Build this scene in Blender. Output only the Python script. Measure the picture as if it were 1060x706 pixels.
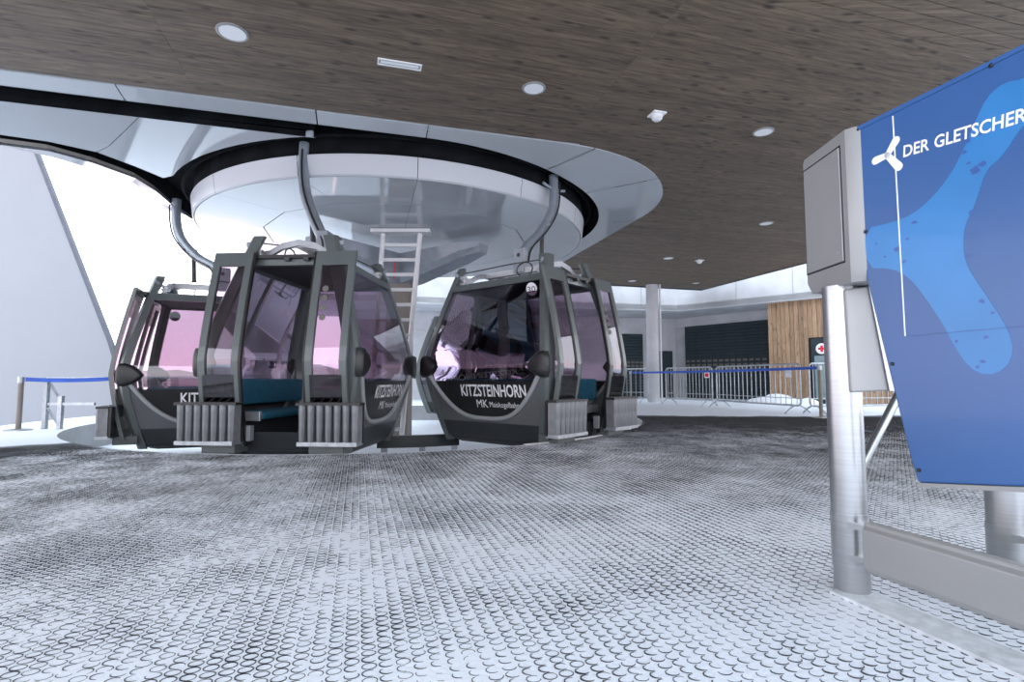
import bpy, bmesh, math, random
from mathutils import Vector, Matrix, noise

random.seed(7)
PI = math.pi
S = bpy.context.scene
COL = S.collection
for o in list(bpy.data.objects):
    bpy.data.objects.remove(o)

# ------------------------------------------------------------------ camera
cam_d = bpy.data.cameras.new('camera')
cam_d.sensor_width = 36.0
cam_d.lens = 555.0 / 1060.0 * 36.0
cam_d.clip_end = 20000
cam = bpy.data.objects.new('camera', cam_d)
COL.objects.link(cam)
cam.location = (0, 0, 0.75)
cam.rotation_euler = (PI / 2 + math.atan(40 / 555.0), 0, 0)
S.camera = cam

# ------------------------------------------------------------------ world
W = bpy.data.worlds.new('world')
S.world = W
W.use_nodes = True
wn = W.node_tree
wn.nodes.clear()
w_out = wn.nodes.new('ShaderNodeOutputWorld')
w_bg = wn.nodes.new('ShaderNodeBackground')
w_tc = wn.nodes.new('ShaderNodeTexCoord')
w_sep = wn.nodes.new('ShaderNodeSeparateXYZ')
w_rmp = wn.nodes.new('ShaderNodeValToRGB')
wn.links.new(w_tc.outputs['Generated'], w_sep.inputs[0])
wn.links.new(w_sep.outputs['Z'], w_rmp.inputs[0])
w_rmp.color_ramp.elements[0].position = 0.0
w_rmp.color_ramp.elements[0].color = (1.0, 0.86, 0.92, 1)
_e = w_rmp.color_ramp.elements.new(0.09)
_e.color = (0.95, 0.95, 1.0, 1)
w_rmp.color_ramp.elements[-1].position = 0.7
w_rmp.color_ramp.elements[-1].color = (0.74, 0.87, 1.0, 1)
wn.links.new(w_rmp.outputs[0], w_bg.inputs[0])
w_bg.inputs[1].default_value = 3.7
wn.links.new(w_bg.outputs[0], w_out.inputs[0])

S.view_settings.view_transform = 'Standard'
S.view_settings.look = 'None'
S.view_settings.gamma = 1.0
S.view_settings.use_curve_mapping = False
S.view_settings.exposure = 0.0
S.cycles.transparent_max_bounces = 24
S.cycles.max_bounces = 10

# ------------------------------------------------------------------ helpers
class MB:
    def __init__(self):
        self.v = []
        self.f = []

    def add(self, vs, fs):
        n = len(self.v)
        self.v += [tuple(p) for p in vs]
        self.f += [tuple(i + n for i in q) for q in fs]
        return self

    def box(self, x0, x1, y0, y1, z0, z1, M=None):
        vs = [Vector((x, y, z)) for z in (z0, z1) for y in (y0, y1) for x in (x0, x1)]
        if M is not None:
            vs = [M @ p for p in vs]
        return self.add(vs, [(0, 2, 3, 1), (4, 5, 7, 6), (0, 1, 5, 4), (2, 6, 7, 3), (0, 4, 6, 2), (1, 3, 7, 5)])

    def tube(self, path, r, n=8, caps=True, r2=None):
        P = [Vector(p) for p in path]
        vs, fs = [], []
        up = Vector((0, 0, 1))
        t0 = (P[1] - P[0]).normalized()
        nrm = t0.cross(up)
        if nrm.length < 1e-3:
            nrm = t0.cross(Vector((1, 0, 0)))
        nrm.normalize()
        for i, p in enumerate(P):
            t = (P[min(i + 1, len(P) - 1)] - P[max(i - 1, 0)]).normalized()
            nrm = (nrm - t * nrm.dot(t)).normalized()
            b = t.cross(nrm)
            rr = r if r2 is None else r + (r2 - r) * i / (len(P) - 1)
            for k in range(n):
                a = 2 * PI * k / n
                vs.append(p + nrm * math.cos(a) * rr + b * math.sin(a) * rr)
        for i in range(len(P) - 1):
            for k in range(n):
                a, b_ = i * n + k, i * n + (k + 1) % n
                fs.append((a, b_, b_ + n, a + n))
        if caps:
            fs.append(tuple(range(n))[::-1])
            fs.append(tuple(range((len(P) - 1) * n, len(P) * n)))
        return self.add(vs, fs)

    def lathe(self, prof, n=24, M=None):
        vs, fs = [], []
        for r, z in prof:
            for k in range(n):
                a = 2 * PI * k / n
                p = Vector((r * math.cos(a), r * math.sin(a), z))
                vs.append(M @ p if M is not None else p)
        for i in range(len(prof) - 1):
            for k in range(n):
                a, b = i * n + k, i * n + (k + 1) % n
                fs.append((a, b, b + n, a + n))
        fs.append(tuple(range(n))[::-1])
        fs.append(tuple(range((len(prof) - 1) * n, len(prof) * n)))
        return self.add(vs, fs)

    def prism(self, poly, fn, t0, t1):
        """poly 2D points, fn(a,b,t)->3D, thickness t0..t1"""
        n = len(poly)
        vs = [fn(a, b, t0) for a, b in poly] + [fn(a, b, t1) for a, b in poly]
        fs = [tuple(range(n))[::-1], tuple(range(n, 2 * n))]
        for i in range(n):
            j = (i + 1) % n
            fs.append((i, j, j + n, i + n))
        return self.add(vs, fs)

    def strip(self, A, B, thick=None, closed=False):
        """quad strip between polylines A and B; thick = offset vector for a closed solid"""
        n = len(A)
        vs = list(A) + list(B)
        fs = [(i, i + 1, n + i + 1, n + i) for i in range(n - 1)]
        if thick is not None:
            t = Vector(thick)
            vs += [Vector(p) + t for p in A] + [Vector(p) + t for p in B]
            o = 2 * n
            fs += [(o + n + i, o + n + i + 1, o + i + 1, o + i) for i in range(n - 1)]
            fs += [(i + 1, i, o + i, o + i + 1) for i in range(n - 1)]
            fs += [(n + i, n + i + 1, o + n + i + 1, o + n + i) for i in range(n - 1)]
            fs += [(0, n, o + n, o), (n - 1, o + n - 1, o + 2 * n - 1, 2 * n - 1)]
        return self.add(vs, fs)

    def mesh(self, name, mat, smooth=0.0, recalc=True):
        m = bpy.data.meshes.new(name)
        m.from_pydata([tuple(p) for p in self.v], [], self.f)
        m.validate()
        if recalc:
            bm = bmesh.new()
            bm.from_mesh(m)
            bmesh.ops.recalc_face_normals(bm, faces=bm.faces)
            bm.to_mesh(m)
            bm.free()
        m.materials.append(mat)
        if smooth:
            m.polygons.foreach_set('use_smooth', [True] * len(m.polygons))
            try:
                m.set_sharp_from_angle(angle=smooth)
            except Exception:
                pass
        m.update()
        return m

    def build(self, name, mat, parent=None, smooth=0.0, bevel=0.0, recalc=True):
        o = bpy.data.objects.new(name, self.mesh(name, mat, smooth, recalc))
        COL.objects.link(o)
        if parent is not None:
            o.parent = parent
        if bevel:
            b = o.modifiers.new('bevel', 'BEVEL')
            b.width = bevel
            b.segments = 2
            b.limit_method = 'ANGLE'
        return o


def tag(o, label=None, cat=None, group=None, kind=None):
    if label:
        o['label'] = label
    if cat:
        o['category'] = cat
    if group:
        o['group'] = group
    if kind:
        o['kind'] = kind
    return o


def empty(name, loc=(0, 0, 0), rz=0.0):
    o = bpy.data.objects.new(name, None)
    COL.objects.link(o)
    o.location = loc
    o.rotation_euler = (0, 0, rz)
    o.empty_display_size = 0.2
    return o


def copy_tree(o, parent=None):
    c = o.copy()
    COL.objects.link(c)
    c.parent = parent
    for ch in list(o.children):
        copy_tree(ch, c)
    return c


def text_mesh(s, size, mat, name, place, bold=0.0, width=None, shear=0.0, sx=1.0):
    """flat lettering; place(x, y) -> 3D point"""
    cu = bpy.data.curves.new(name, 'FONT')
    cu.body = s
    cu.size = size
    cu.offset = bold
    cu.shear = shear
    cu.resolution_u = 3
    cu.extrude = 0.0
    ob = bpy.data.objects.new(name, cu)
    COL.objects.link(ob)
    bpy.context.view_layer.update()
    dg = bpy.context.evaluated_depsgraph_get()
    m = bpy.data.meshes.new_from_object(ob.evaluated_get(dg))
    bpy.data.objects.remove(ob)
    bpy.data.curves.remove(cu)
    xs = [v.co.x for v in m.vertices]
    x0, x1 = min(xs), max(xs)
    k = sx if width is None else width / (x1 - x0)
    for v in m.vertices:
        v.co = place((v.co.x - x0) * k, v.co.y)
    m.materials.clear()
    m.materials.append(mat)
    m.name = name
    return m


# building axes: e1 to the right and slightly away, e2 towards the camera
A16 = math.radians(16.02)
E1 = Vector((math.cos(A16), math.sin(A16), 0))
E2 = Vector((math.sin(A16), -math.cos(A16), 0))


def pq(p, q, z=0.0):
    v = E1 * p + E2 * q
    return Vector((v.x, v.y, z))


MPQ = Matrix.Rotation(A16, 4, 'Z')          # local x = e1, local -y = e2

# ------------------------------------------------------------------ materials
def nodes(name):
    m = bpy.data.materials.new(name)
    m.use_nodes = True
    nt = m.node_tree
    return m, nt, nt.nodes['Principled BSDF']


def mat(name, col, rough=0.5, metal=0.0, var=0.06, scale=6.0, bump=0.0, spec=None, coat=0.0, ior=None, bscale=None, vec=None, emit=None, es=0.0):
    m, nt, b = nodes(name)
    N, L = nt.nodes, nt.links
    tc = N.new('ShaderNodeTexCoord')
    src = tc.outputs['Object']
    if vec:
        mp = N.new('ShaderNodeMapping')
        mp.inputs['Scale'].default_value = vec
        L.new(src, mp.inputs[0])
        src = mp.outputs[0]
    nz = N.new('ShaderNodeTexNoise')
    nz.inputs['Scale'].default_value = scale
    nz.inputs['Detail'].default_value = 5
    L.new(src, nz.inputs['Vector'])
    r = N.new('ShaderNodeValToRGB')
    c = Vector(col)
    lo, hi = c * (1 - var * 1.6), c * (1 + var)
    r.color_ramp.elements[0].position = 0.3
    r.color_ramp.elements[1].position = 0.7
    r.color_ramp.elements[0].color = (*lo, 1)
    r.color_ramp.elements[1].color = (*[min(1, x) for x in hi], 1)
    L.new(nz.outputs['Fac'], r.inputs[0])
    L.new(r.outputs[0], b.inputs['Base Color'])
    b.inputs['Roughness'].default_value = rough
    b.inputs['Metallic'].default_value = metal
    if ior:
        b.inputs['IOR'].default_value = ior
    if spec is not None:
        b.inputs['Specular IOR Level'].default_value = spec
    if coat:
        b.inputs['Coat Weight'].default_value = coat
        b.inputs['Coat Roughness'].default_value = 0.05
    if bump:
        nb = N.new('ShaderNodeTexNoise')
        nb.inputs['Scale'].default_value = bscale or scale * 6
        nb.inputs['Detail'].default_value = 4
        L.new(src, nb.inputs['Vector'])
        bp = N.new('ShaderNodeBump')
        bp.inputs['Strength'].default_value = bump
        bp.inputs['Distance'].default_value = 0.01
        L.new(nb.outputs['Fac'], bp.inputs['Height'])
        L.new(bp.outputs[0], b.inputs['Normal'])
    if emit:
        b.inputs['Emission Color'].default_value = (*emit, 1)
        b.inputs['Emission Strength'].default_value = es
    return m


def wood(name, lo, hi, rnd, along=(1.2, 14, 14), rough=0.6, knots=0.5):
    m, nt, b = nodes(name)
    N, L = nt.nodes, nt.links
    tc = N.new('ShaderNodeTexCoord')
    oi = N.new('ShaderNodeObjectInfo')
    mul = N.new('ShaderNodeMath')
    mul.operation = 'MULTIPLY'
    mul.inputs[1].default_value = 63.7
    L.new(oi.outputs['Random'], mul.inputs[0])
    ad = N.new('ShaderNodeVectorMath')
    ad.operation = 'ADD'
    L.new(tc.outputs['Object'], ad.inputs[0])
    L.new(mul.outputs[0], ad.inputs[1])
    mp = N.new('ShaderNodeMapping')
    mp.inputs['Scale'].default_value = along
    L.new(ad.outputs[0], mp.inputs[0])
    n1 = N.new('ShaderNodeTexNoise')
    n1.inputs['Scale'].default_value = 2.2
    n1.inputs['Detail'].default_value = 7
    n1.inputs['Roughness'].default_value = 0.65
    n1.inputs['Distortion'].default_value = 0.6
    L.new(mp.outputs[0], n1.inputs['Vector'])
    r = N.new('ShaderNodeValToRGB')
    r.color_ramp.elements[0].position = 0.33
    r.color_ramp.elements[1].position = 0.68
    r.color_ramp.elements[0].color = (*lo, 1)
    r.color_ramp.elements[1].color = (*hi, 1)
    L.new(n1.outputs['Fac'], r.inputs[0])
    # knots: sparse dark spots
    mk = N.new('ShaderNodeMapping')
    mk.inputs['Scale'].default_value = tuple(3.1 if s < 5 else 8.0 for s in along)
    L.new(ad.outputs[0], mk.inputs[0])
    vo = N.new('ShaderNodeTexVoronoi')
    vo.inputs['Scale'].default_value = 1.0
    L.new(mk.outputs[0], vo.inputs['Vector'])
    rk = N.new('ShaderNodeValToRGB')
    rk.color_ramp.elements[0].position = 0.10
    rk.color_ramp.elements[1].position = 0.24
    rk.color_ramp.elements[0].color = (1 - knots,) * 3 + (1,)
    rk.color_ramp.elements[1].color = (1, 1, 1, 1)
    L.new(vo.outputs['Distance'], rk.inputs[0])
    mx = N.new('ShaderNodeMix')
    mx.data_type = 'RGBA'
    mx.blend_type = 'MULTIPLY'
    mx.inputs[0].default_value = 1.0
    L.new(r.outputs[0], mx.inputs[6])
    L.new(rk.outputs[0], mx.inputs[7])
    mr = N.new('ShaderNodeMapRange')
    mr.inputs[3].default_value = 1 - rnd
    mr.inputs[4].default_value = 1 + rnd
    L.new(oi.outputs['Random'], mr.inputs[0])
    m2 = N.new('ShaderNodeMix')
    m2.data_type = 'RGBA'
    m2.blend_type = 'MULTIPLY'
    m2.inputs[0].default_value = 1.0
    L.new(mx.outputs[2], m2.inputs[6])
    L.new(mr.outputs[0], m2.inputs[7])
    L.new(m2.outputs[2], b.inputs['Base Color'])
    b.inputs['Roughness'].default_value = rough
    bp = N.new('ShaderNodeBump')
    bp.inputs['Strength'].default_value = 0.25
    bp.inputs['Distance'].default_value = 0.004
    L.new(n1.outputs['Fac'], bp.inputs['Height'])
    L.new(bp.outputs[0], b.inputs['Normal'])
    return m


def glass(name, tint, gloss=0.16, rough=0.02):
    m = bpy.data.materials.new(name)
    m.use_nodes = True
    nt = m.node_tree
    nt.nodes.clear()
    N, L = nt.nodes, nt.links
    out = N.new('ShaderNodeOutputMaterial')
    tr = N.new('ShaderNodeBsdfTransparent')
    gl = N.new('ShaderNodeBsdfGlossy')
    mx = N.new('ShaderNodeMixShader')
    fr = N.new('ShaderNodeFresnel')
    fr.inputs['IOR'].default_value = 1.6
    mp = N.new('ShaderNodeMath')
    mp.operation = 'ADD'
    mp.use_clamp = True
    mp.inputs[1].default_value = gloss - 0.05
    tc = N.new('ShaderNodeTexCoord')
    nz = N.new('ShaderNodeTexNoise')
    nz.inputs['Scale'].default_value = 1.5
    L.new(tc.outputs['Object'], nz.inputs['Vector'])
    r = N.new('ShaderNodeValToRGB')
    r.color_ramp.elements[0].color = (*[x * 0.93 for x in tint], 1)
    r.color_ramp.elements[1].color = (*tint, 1)
    L.new(nz.outputs['Fac'], r.inputs[0])
    L.new(r.outputs[0], tr.inputs[0])
    gl.inputs['Color'].default_value = (0.9, 0.88, 0.92, 1)
    gl.inputs['Roughness'].default_value = rough
    L.new(fr.outputs[0], mp.inputs[0])
    L.new(mp.outputs[0], mx.inputs[0])
    L.new(tr.outputs[0], mx.inputs[1])
    L.new(gl.outputs[0], mx.inputs[2])
    L.new(mx.outputs[0], out.inputs[0])
    return m


def floor_mat():
    """snow lying in and over a dark rubber mat; bare dark zones have a shape of their own"""
    m, nt, b = nodes('snowy_mat')
    N, L = nt.nodes, nt.links
    tc = N.new('ShaderNodeTexCoord')
    sp = N.new('ShaderNodeSeparateXYZ')
    L.new(tc.outputs['Object'], sp.inputs[0])

    def math_(op, a, c=None, clamp=False):
        n = N.new('ShaderNodeMath')
        n.operation = op
        n.use_clamp = clamp
        for i, x in enumerate((a, c)):
            if x is None:
                continue
            if isinstance(x, (int, float)):
                n.inputs[i].default_value = x
            else:
                L.new(x, n.inputs[i])
        return n.outputs[0]

    def rng(v, a, c, o0=0.0, o1=1.0):
        n = N.new('ShaderNodeMapRange')
        n.interpolation_type = 'SMOOTHSTEP'
        n.inputs[1].default_value = a
        n.inputs[2].default_value = c
        n.inputs[3].default_value = o0
        n.inputs[4].default_value = o1
        L.new(v, n.inputs[0])
        return n.outputs[0]

    def noise_(scale, detail=5, rough=0.55):
        n = N.new('ShaderNodeTexNoise')
        n.inputs['Scale'].default_value = scale
        n.inputs['Detail'].default_value = detail
        n.inputs['Roughness'].default_value = rough
        L.new(tc.outputs['Object'], n.inputs['Vector'])
        return n.outputs['Fac']
    X, Y = sp.outputs['X'], sp.outputs['Y']
    big = noise_(0.55, 4)
    mid = noise_(2.6, 6, 0.65)
    fine = noise_(14, 5, 0.7)
    # edge noise in metres
    wob = math_('MULTIPLY', math_('SUBTRACT', big, 0.5), 1.6)
    wob2 = math_('MULTIPLY', math_('SUBTRACT', mid, 0.5), 0.9)
    Yw = math_('ADD', Y, math_('ADD', wob, wob2))
    # open snow beyond the roof (right / back)
    sR = math_('MULTIPLY', rng(Yw, 10.9, 11.5), rng(X, 0.5, 2.0))
    # open snow at the far left
    dl = math_('ADD', math_('MULTIPLY', X, -0.66), math_('MULTIPLY', Y, 0.75))
    dlw = math_('ADD', dl, math_('MULTIPLY', wob2, 0.4))
    sL = rng(dlw, 8.15, 8.5)
    open_snow = math_('MAXIMUM', sR, sL)
    # swept bare mat in front of the open snow and along the platform edge
    bR = math_('MULTIPLY', rng(Yw, 6.4, 10.2), rng(X, 0.0, 1.8))
    bL = rng(math_('ADD', dl, math_('MULTIPLY', wob, 0.35)), 6.9, 7.9)
    bare = math_('MAXIMUM', bR, bL)
    base = math_('SUBTRACT', 0.92, math_('MULTIPLY', bare, 0.86))
    speck = math_('MULTIPLY', math_('SUBTRACT', mid, 0.5), 0.22)
    speck = math_('ADD', speck, math_('MULTIPLY', math_('SUBTRACT', fine, 0.5), 0.35))
    cov = math_('ADD', base, speck)
    cov = math_('MAXIMUM', cov, open_snow, True)
    cr = N.new('ShaderNodeValToRGB')
    cr.color_ramp.elements[0].position = 0.08
    cr.color_ramp.elements[0].color = (0.022, 0.024, 0.03, 1)
    e = cr.color_ramp.elements.new(0.42)
    e.color = (0.34, 0.37, 0.44, 1)
    cr.color_ramp.elements[-1].position = 0.70
    cr.color_ramp.elements[-1].color = (0.84, 0.87, 0.94, 1)
    L.new(cov, cr.inputs[0])
    L.new(cr.outputs[0], b.inputs['Base Color'])
    b.inputs['Roughness'].default_value = 0.75
    bp = N.new('ShaderNodeBump')
    bp.inputs['Strength'].default_value = 0.5
    bp.inputs['Distance'].default_value = 0.006
    L.new(noise_(55, 3), bp.inputs['Height'])
    L.new(bp.outputs[0], b.inputs['Normal'])
    return m


M_FLOOR = floor_mat()
M_SNOW = mat('snow', (0.86, 0.89, 0.95), 0.8, var=0.04, scale=1.5, bump=0.5, bscale=9)
M_RUBBER = mat('black_rubber', (0.018, 0.02, 0.025), 0.55, var=0.2, scale=30)
M_CEILWOOD = wood('stained_ceiling_wood', (0.060, 0.043, 0.030), (0.200, 0.150, 0.106), 0.14, knots=0.65)
M_CLAD = wood('larch_cladding', (0.20, 0.12, 0.07), (0.46, 0.31, 0.19), 0.22, along=(14, 14, 1.2))
M_DARKBACK = mat('dark_backing', (0.015, 0.015, 0.017), 0.8, var=0.2)
M_GLOSS = mat('glossy_white_panel', (0.40, 0.425, 0.45), 0.06, var=0.02, scale=0.6, ior=1.42, coat=0.0)
M_BAND = mat('satin_white_band', (0.52, 0.54, 0.57), 0.25, var=0.02, scale=0.8)
M_SLOT = mat('black_slot', (0.010, 0.011, 0.013), 0.9, var=0.3, scale=3, spec=0.08)
M_FRAME = mat('dark_grey_green_paint', (0.105, 0.122, 0.122), 0.32, var=0.06, scale=3, coat=0.25)
M_SKIRT = mat('charcoal_skirt', (0.028, 0.034, 0.038), 0.42, var=0.1, scale=4)
M_PANEL = mat('graphite_panel', (0.115, 0.122, 0.13), 0.35, var=0.05, scale=3, coat=0.2)
M_RIM = mat('light_grey_rim', (0.34, 0.36, 0.37), 0.3, var=0.04, scale=3, coat=0.3)
M_BLACK = mat('black_plastic', (0.012, 0.013, 0.014), 0.38, var=0.15, scale=10)
M_ALU = mat('brushed_aluminium', (0.42, 0.44, 0.47), 0.35, 0.45, var=0.08, scale=8)
M_RACK = mat('grey_rack_plastic', (0.20, 0.21, 0.225), 0.3, 0.2, var=0.12, scale=12)
M_GALV = mat('galvanised_steel', (0.42, 0.45, 0.48), 0.42, 0.7, var=0.14, scale=14)
M_HANGER = mat('hanger_grey_paint', (0.27, 0.30, 0.34), 0.4, 0.3, var=0.08, scale=6)
M_SEAT = mat('petrol_blue_upholstery', (0.025, 0.16, 0.25), 0.6, var=0.12, scale=18, bump=0.15)
M_INNER = mat('dark_interior_liner', (0.035, 0.036, 0.042), 0.6, var=0.1)
M_GLASS = glass('violet_tinted_glass', (0.50, 0.405, 0.49), 0.10)
M_GLASSD = glass('dark_violet_glass', (0.16, 0.10, 0.15), 0.12)
M_PLEX = glass('clear_ribbed_plastic', (0.72, 0.76, 0.80), 0.3, 0.2)
M_WHITE = mat('white_print', (0.85, 0.86, 0.88), 0.5, var=0.02)
M_STEEL = mat('brushed_stainless_steel', (0.42, 0.43, 0.44), 0.3, 0.9, var=0.05, scale=5, vec=(1, 1, 30))
M_GREYBOX = mat('grey_powder_coat', (0.30, 0.30, 0.30), 0.42, 0.25, var=0.04, scale=3)
M_BLUE = mat('blue_printed_panel', (0.034, 0.108, 0.300), 0.30, var=0.06, scale=1.3, coat=0.15)
M_CYAN = mat('light_blue_print', (0.030, 0.195, 0.48), 0.30, var=0.10, scale=3, coat=0.15)
M_SNOWY = mat('snow_dusted_steel', (0.60, 0.62, 0.66), 0.7, var=0.15, scale=25)
M_NAVY = mat('navy_print', (0.035, 0.10, 0.33), 0.3, var=0.1)
M_TAPE = mat('blue_belt', (0.01, 0.09, 0.50), 0.5, var=0.1)
M_CONC = mat('pale_concrete', (0.52, 0.53, 0.55), 0.8, var=0.10, scale=1.2, bump=0.2)
M_CONCG = mat('grey_concrete', (0.40, 0.41, 0.42), 0.8, var=0.12, scale=2.0, bump=0.2)
M_COLUMN = mat('warm_grey_column', (0.24, 0.215, 0.19), 0.7, var=0.1, scale=3)
M_WALLL = mat('pale_metal_facade', (0.205, 0.213, 0.235), 0.55, var=0.02, scale=0.8)
M_TRIM = mat('dark_edge_trim', (0.06, 0.065, 0.09), 0.5, var=0.1)
M_SHUTTER = mat('dark_petrol_shutter', (0.020, 0.034, 0.042), 0.75, var=0.1)
M_PANE = mat('grey_shutter_pane', (0.12, 0.115, 0.105), 0.6, var=0.2, scale=3)
M_DOORG = mat('pale_teal_glass_panel', (0.20, 0.28, 0.29), 0.15, var=0.1)
M_RED = mat('red_paint', (0.65, 0.02, 0.05), 0.5, var=0.05)
M_LAMP = mat('opal_lamp_lens', (0.75, 0.77, 0.8), 0.4, var=0.02, emit=(0.9, 0.95, 1.0), es=0.08)
M_WPLAST = mat('white_plastic', (0.72, 0.73, 0.74), 0.5, var=0.03)
M_ROCK = mat('glow_painted_snow_mountain', (0.20, 0.125, 0.125), 0.9, var=0.5, scale=0.004)  # pink sunset glow is put into the base colour

# ================================================================= SETTING
CX, CY = -2.26, 10.74             # centre of the turning disc
CP, CQ = 0.792, -10.945           # the same in the building axes


def pit_r(a):
    """radius of the cabin pit in direction a (tighter on the right)"""
    d = (math.degrees(a) + 180) % 360 - 180
    pts = [(-180, 5.1), (-150, 5.15), (-95, 5.3), (-70, 5.2), (-50, 4.95), (-36, 4.72), (60, 4.7), (120, 5.1), (180, 5.1)]
    for (d0, r0), (d1, r1) in zip(pts[:-1], pts[1:]):
        if d0 <= d <= d1:
            return r0 + (r1 - r0) * (d - d0) / (d1 - d0)
    return 5.1



# ---- floor: platform around the round pit
fl = MB()
angs = [math.radians(a) for a in range(0, 361, 3)]


def rmax(a):
    d = math.degrees(a) % 360
    if 120 <= d <= 214:
        return 6.35
    if 214 < d < 226:
        return 6.35 + (d - 214) * 1.2
    if 95 < d < 120:
        return 6.35 + (120 - d) * 1.1
    return 34.0


NR = 10
vs, fs = [], []
for i, a in enumerate(angs):
    for k in range(NR + 1):
        r = pit_r(a) + (rmax(a) - pit_r(a)) * (k / NR) ** 2
        vs.append((CX + r * math.cos(a), CY + r * math.sin(a), 0))
for i in range(len(angs) - 1):
    for k in range(NR):
        a = i * (NR + 1) + k
        fs.append((a, a + 1, a + NR + 2, a + NR + 1))
fl.add(vs, fs)
floor = fl.build('floor', M_FLOOR, recalc=False)
tag(floor, kind='structure')
lip = MB()
lip.strip([(CX + pit_r(a) * math.cos(a), CY + pit_r(a) * math.sin(a), -0.001) for a in angs],
          [(CX + pit_r(a) * math.cos(a), CY + pit_r(a) * math.sin(a), -0.6) for a in angs])
lip.build('platform_edge', M_CONCG, floor)
crown = MB()
aw = [math.radians(a) for a in range(-62, -20, 2)]
crown.strip([(CX + (pit_r(a) - 0.015) * math.cos(a), CY + (pit_r(a) - 0.015) * math.sin(a), 0.004) for a in aw],
            [(CX + (pit_r(a) + 0.03) * math.cos(a), CY + (pit_r(a) + 0.03) * math.sin(a), 0.002) for a in aw], (0, 0, 0.008))
crown.build('edge_strip', M_WPLAST, floor)
pit = MB()
pit.add([(CX + (pit_r(a) + 0.02) * math.cos(a), CY + (pit_r(a) + 0.02) * math.sin(a), -0.42) for a in angs[:-1]], [tuple(range(len(angs) - 1))])
tag(pit.build('floor_pit', M_SNOW, recalc=False), kind='structure')
# slope below the terrace on the far left
sl = MB()
aL = [math.radians(a) for a in range(96, 227, 5)]
sl.strip([(CX + rmax(a) * math.cos(a), CY + rmax(a) * math.sin(a), -0.02) for a in aL],
         [(CX + (rmax(a) + 40) * math.cos(a), CY + (rmax(a) + 40) * math.sin(a), -9.0) for a in aL])
tag(sl.build('floor_slope', M_SNOW), kind='structure')

# ---- ring mat: each ring a raised oval of rubber, half buried in snow
RX, RY, RW, RH = 0.0200, 0.0166, 0.0024, 0.008
rg = MB()
NS = 12
vs, fs = [], []
for (ax, ay, z) in ((RX, RY, -RH), (RX, RY, 0), (RX - RW, RY - RW, 0), (RX - RW, RY - RW, -RH)):
    for k in range(NS):
        a = 2 * PI * k / NS
        vs.append((ax * math.cos(a), ay * math.sin(a), z))
for j in range(3):
    for k in range(NS):
        a, b2 = j * NS + k, j * NS + (k + 1) % NS
        fs.append((a, b2, b2 + NS, a + NS))
rg.add(vs, fs)
ring_me = rg.mesh('mat_ring', M_RUBBER, smooth=0.7)
DP, DQ = 0.044, 0.035
pts = []
q = -1.0
iq = 0
for iq in range(int(12.6 / DQ)):
    q = -0.6 - iq * DQ
    for ip in range(-330, 330):
        p = ip * DP
        X = p * E1.x + q * E2.x
        Y = p * E1.y + q * E2.y
        if Y < 0.95 or abs(X) > 1.12 * Y + 0.35 or Y > 10.8:
            continue
        if -0.66 * X + 0.75 * Y > 8.1:
            continue
        if (X - CX) ** 2 + (Y - CY) ** 2 < (pit_r(math.atan2(Y - CY, X - CX)) + 0.06) ** 2:
            continue
        n1 = noise.noise(Vector((X * 0.55, Y * 0.55, 3.1)))
        n2 = noise.noise(Vector((X * 2.3, Y * 2.3, 8.7)))
        n3 = noise.noise(Vector((X * 7.0, Y * 7.0, 1.7)))
        # snow depth varies: more rings stand proud at the back and left, fewer front right
        side = max(-1.0, min(1.0, (X + 0.1) / 1.6))
        up = 0.0004 + 0.0007 * n1 + 0.0016 * n2 + 0.0012 * n3 - 0.0010 * side * max(0, 1 - (Y - 1) / 3.5) + 0.0002 * min(Y - 1, 6)
        up = max(-0.0035, min(0.004, up))
        if up < -0.0030 and random.random() < 0.7:
            continue
        lean = 0.06 + 0.07 * side
        pts.append((X, Y, up, random.uniform(-.06, .06) - lean * .5, random.uniform(-.06, .06) + lean))
vis = [(t[0] ** 2 + t[1] ** 2, i) for i, t in enumerate(pts) if abs(t[0]) < 0.96 * t[1] and t[1] > 1.30 and t[2] > -0.001]
vis.sort()
near = set(i for _, i in vis[:300])
first_ring = None
for i in sorted(near):
    X, Y, z, rx, ry = pts[i]
    o = bpy.data.objects.new('mat_ring', ring_me)
    COL.objects.link(o)
    o.parent = floor
    o.location = (X, Y, z)
    o.rotation_euler = (rx, ry, A16)
    first_ring = first_ring or o
rest = [t for i, t in enumerate(pts) if i not in near]
pm = bpy.data.meshes.new('mat_rings')
pm.from_pydata([(t[0], t[1], t[2]) for t in rest], [], [])
at = pm.attributes.new('rot', 'FLOAT_VECTOR', 'POINT')
flat = []
for t in rest:
    flat += [t[3], t[4], A16]
at.data.foreach_set('vector', flat)
pm.materials.append(M_RUBBER)
mr_o = bpy.data.objects.new('mat_rings', pm)
COL.objects.link(mr_o)
mr_o.parent = floor
mr_o['kind'] = 'stuff'
ng = bpy.data.node_groups.new('ring_scatter', 'GeometryNodeTree')
ng.interface.new_socket('Geometry', in_out='INPUT', socket_type='NodeSocketGeometry')
ng.interface.new_socket('Geometry', in_out='OUTPUT', socket_type='NodeSocketGeometry')
gi = ng.nodes.new('NodeGroupInput')
go = ng.nodes.new('NodeGroupOutput')
iop = ng.nodes.new('GeometryNodeInstanceOnPoints')
inf = ng.nodes.new('GeometryNodeObjectInfo')
inf.inputs['Object'].default_value = first_ring
na = ng.nodes.new('GeometryNodeInputNamedAttribute')
na.data_type = 'FLOAT_VECTOR'
na.inputs['Name'].default_value = 'rot'
e2r = ng.nodes.new('FunctionNodeEulerToRotation')
ng.links.new(gi.outputs[0], iop.inputs['Points'])
ng.links.new(inf.outputs['Geometry'], iop.inputs['Instance'])
ng.links.new(na.outputs['Attribute'], e2r.inputs[0])
ng.links.new(e2r.outputs[0], iop.inputs['Rotation'])
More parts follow.
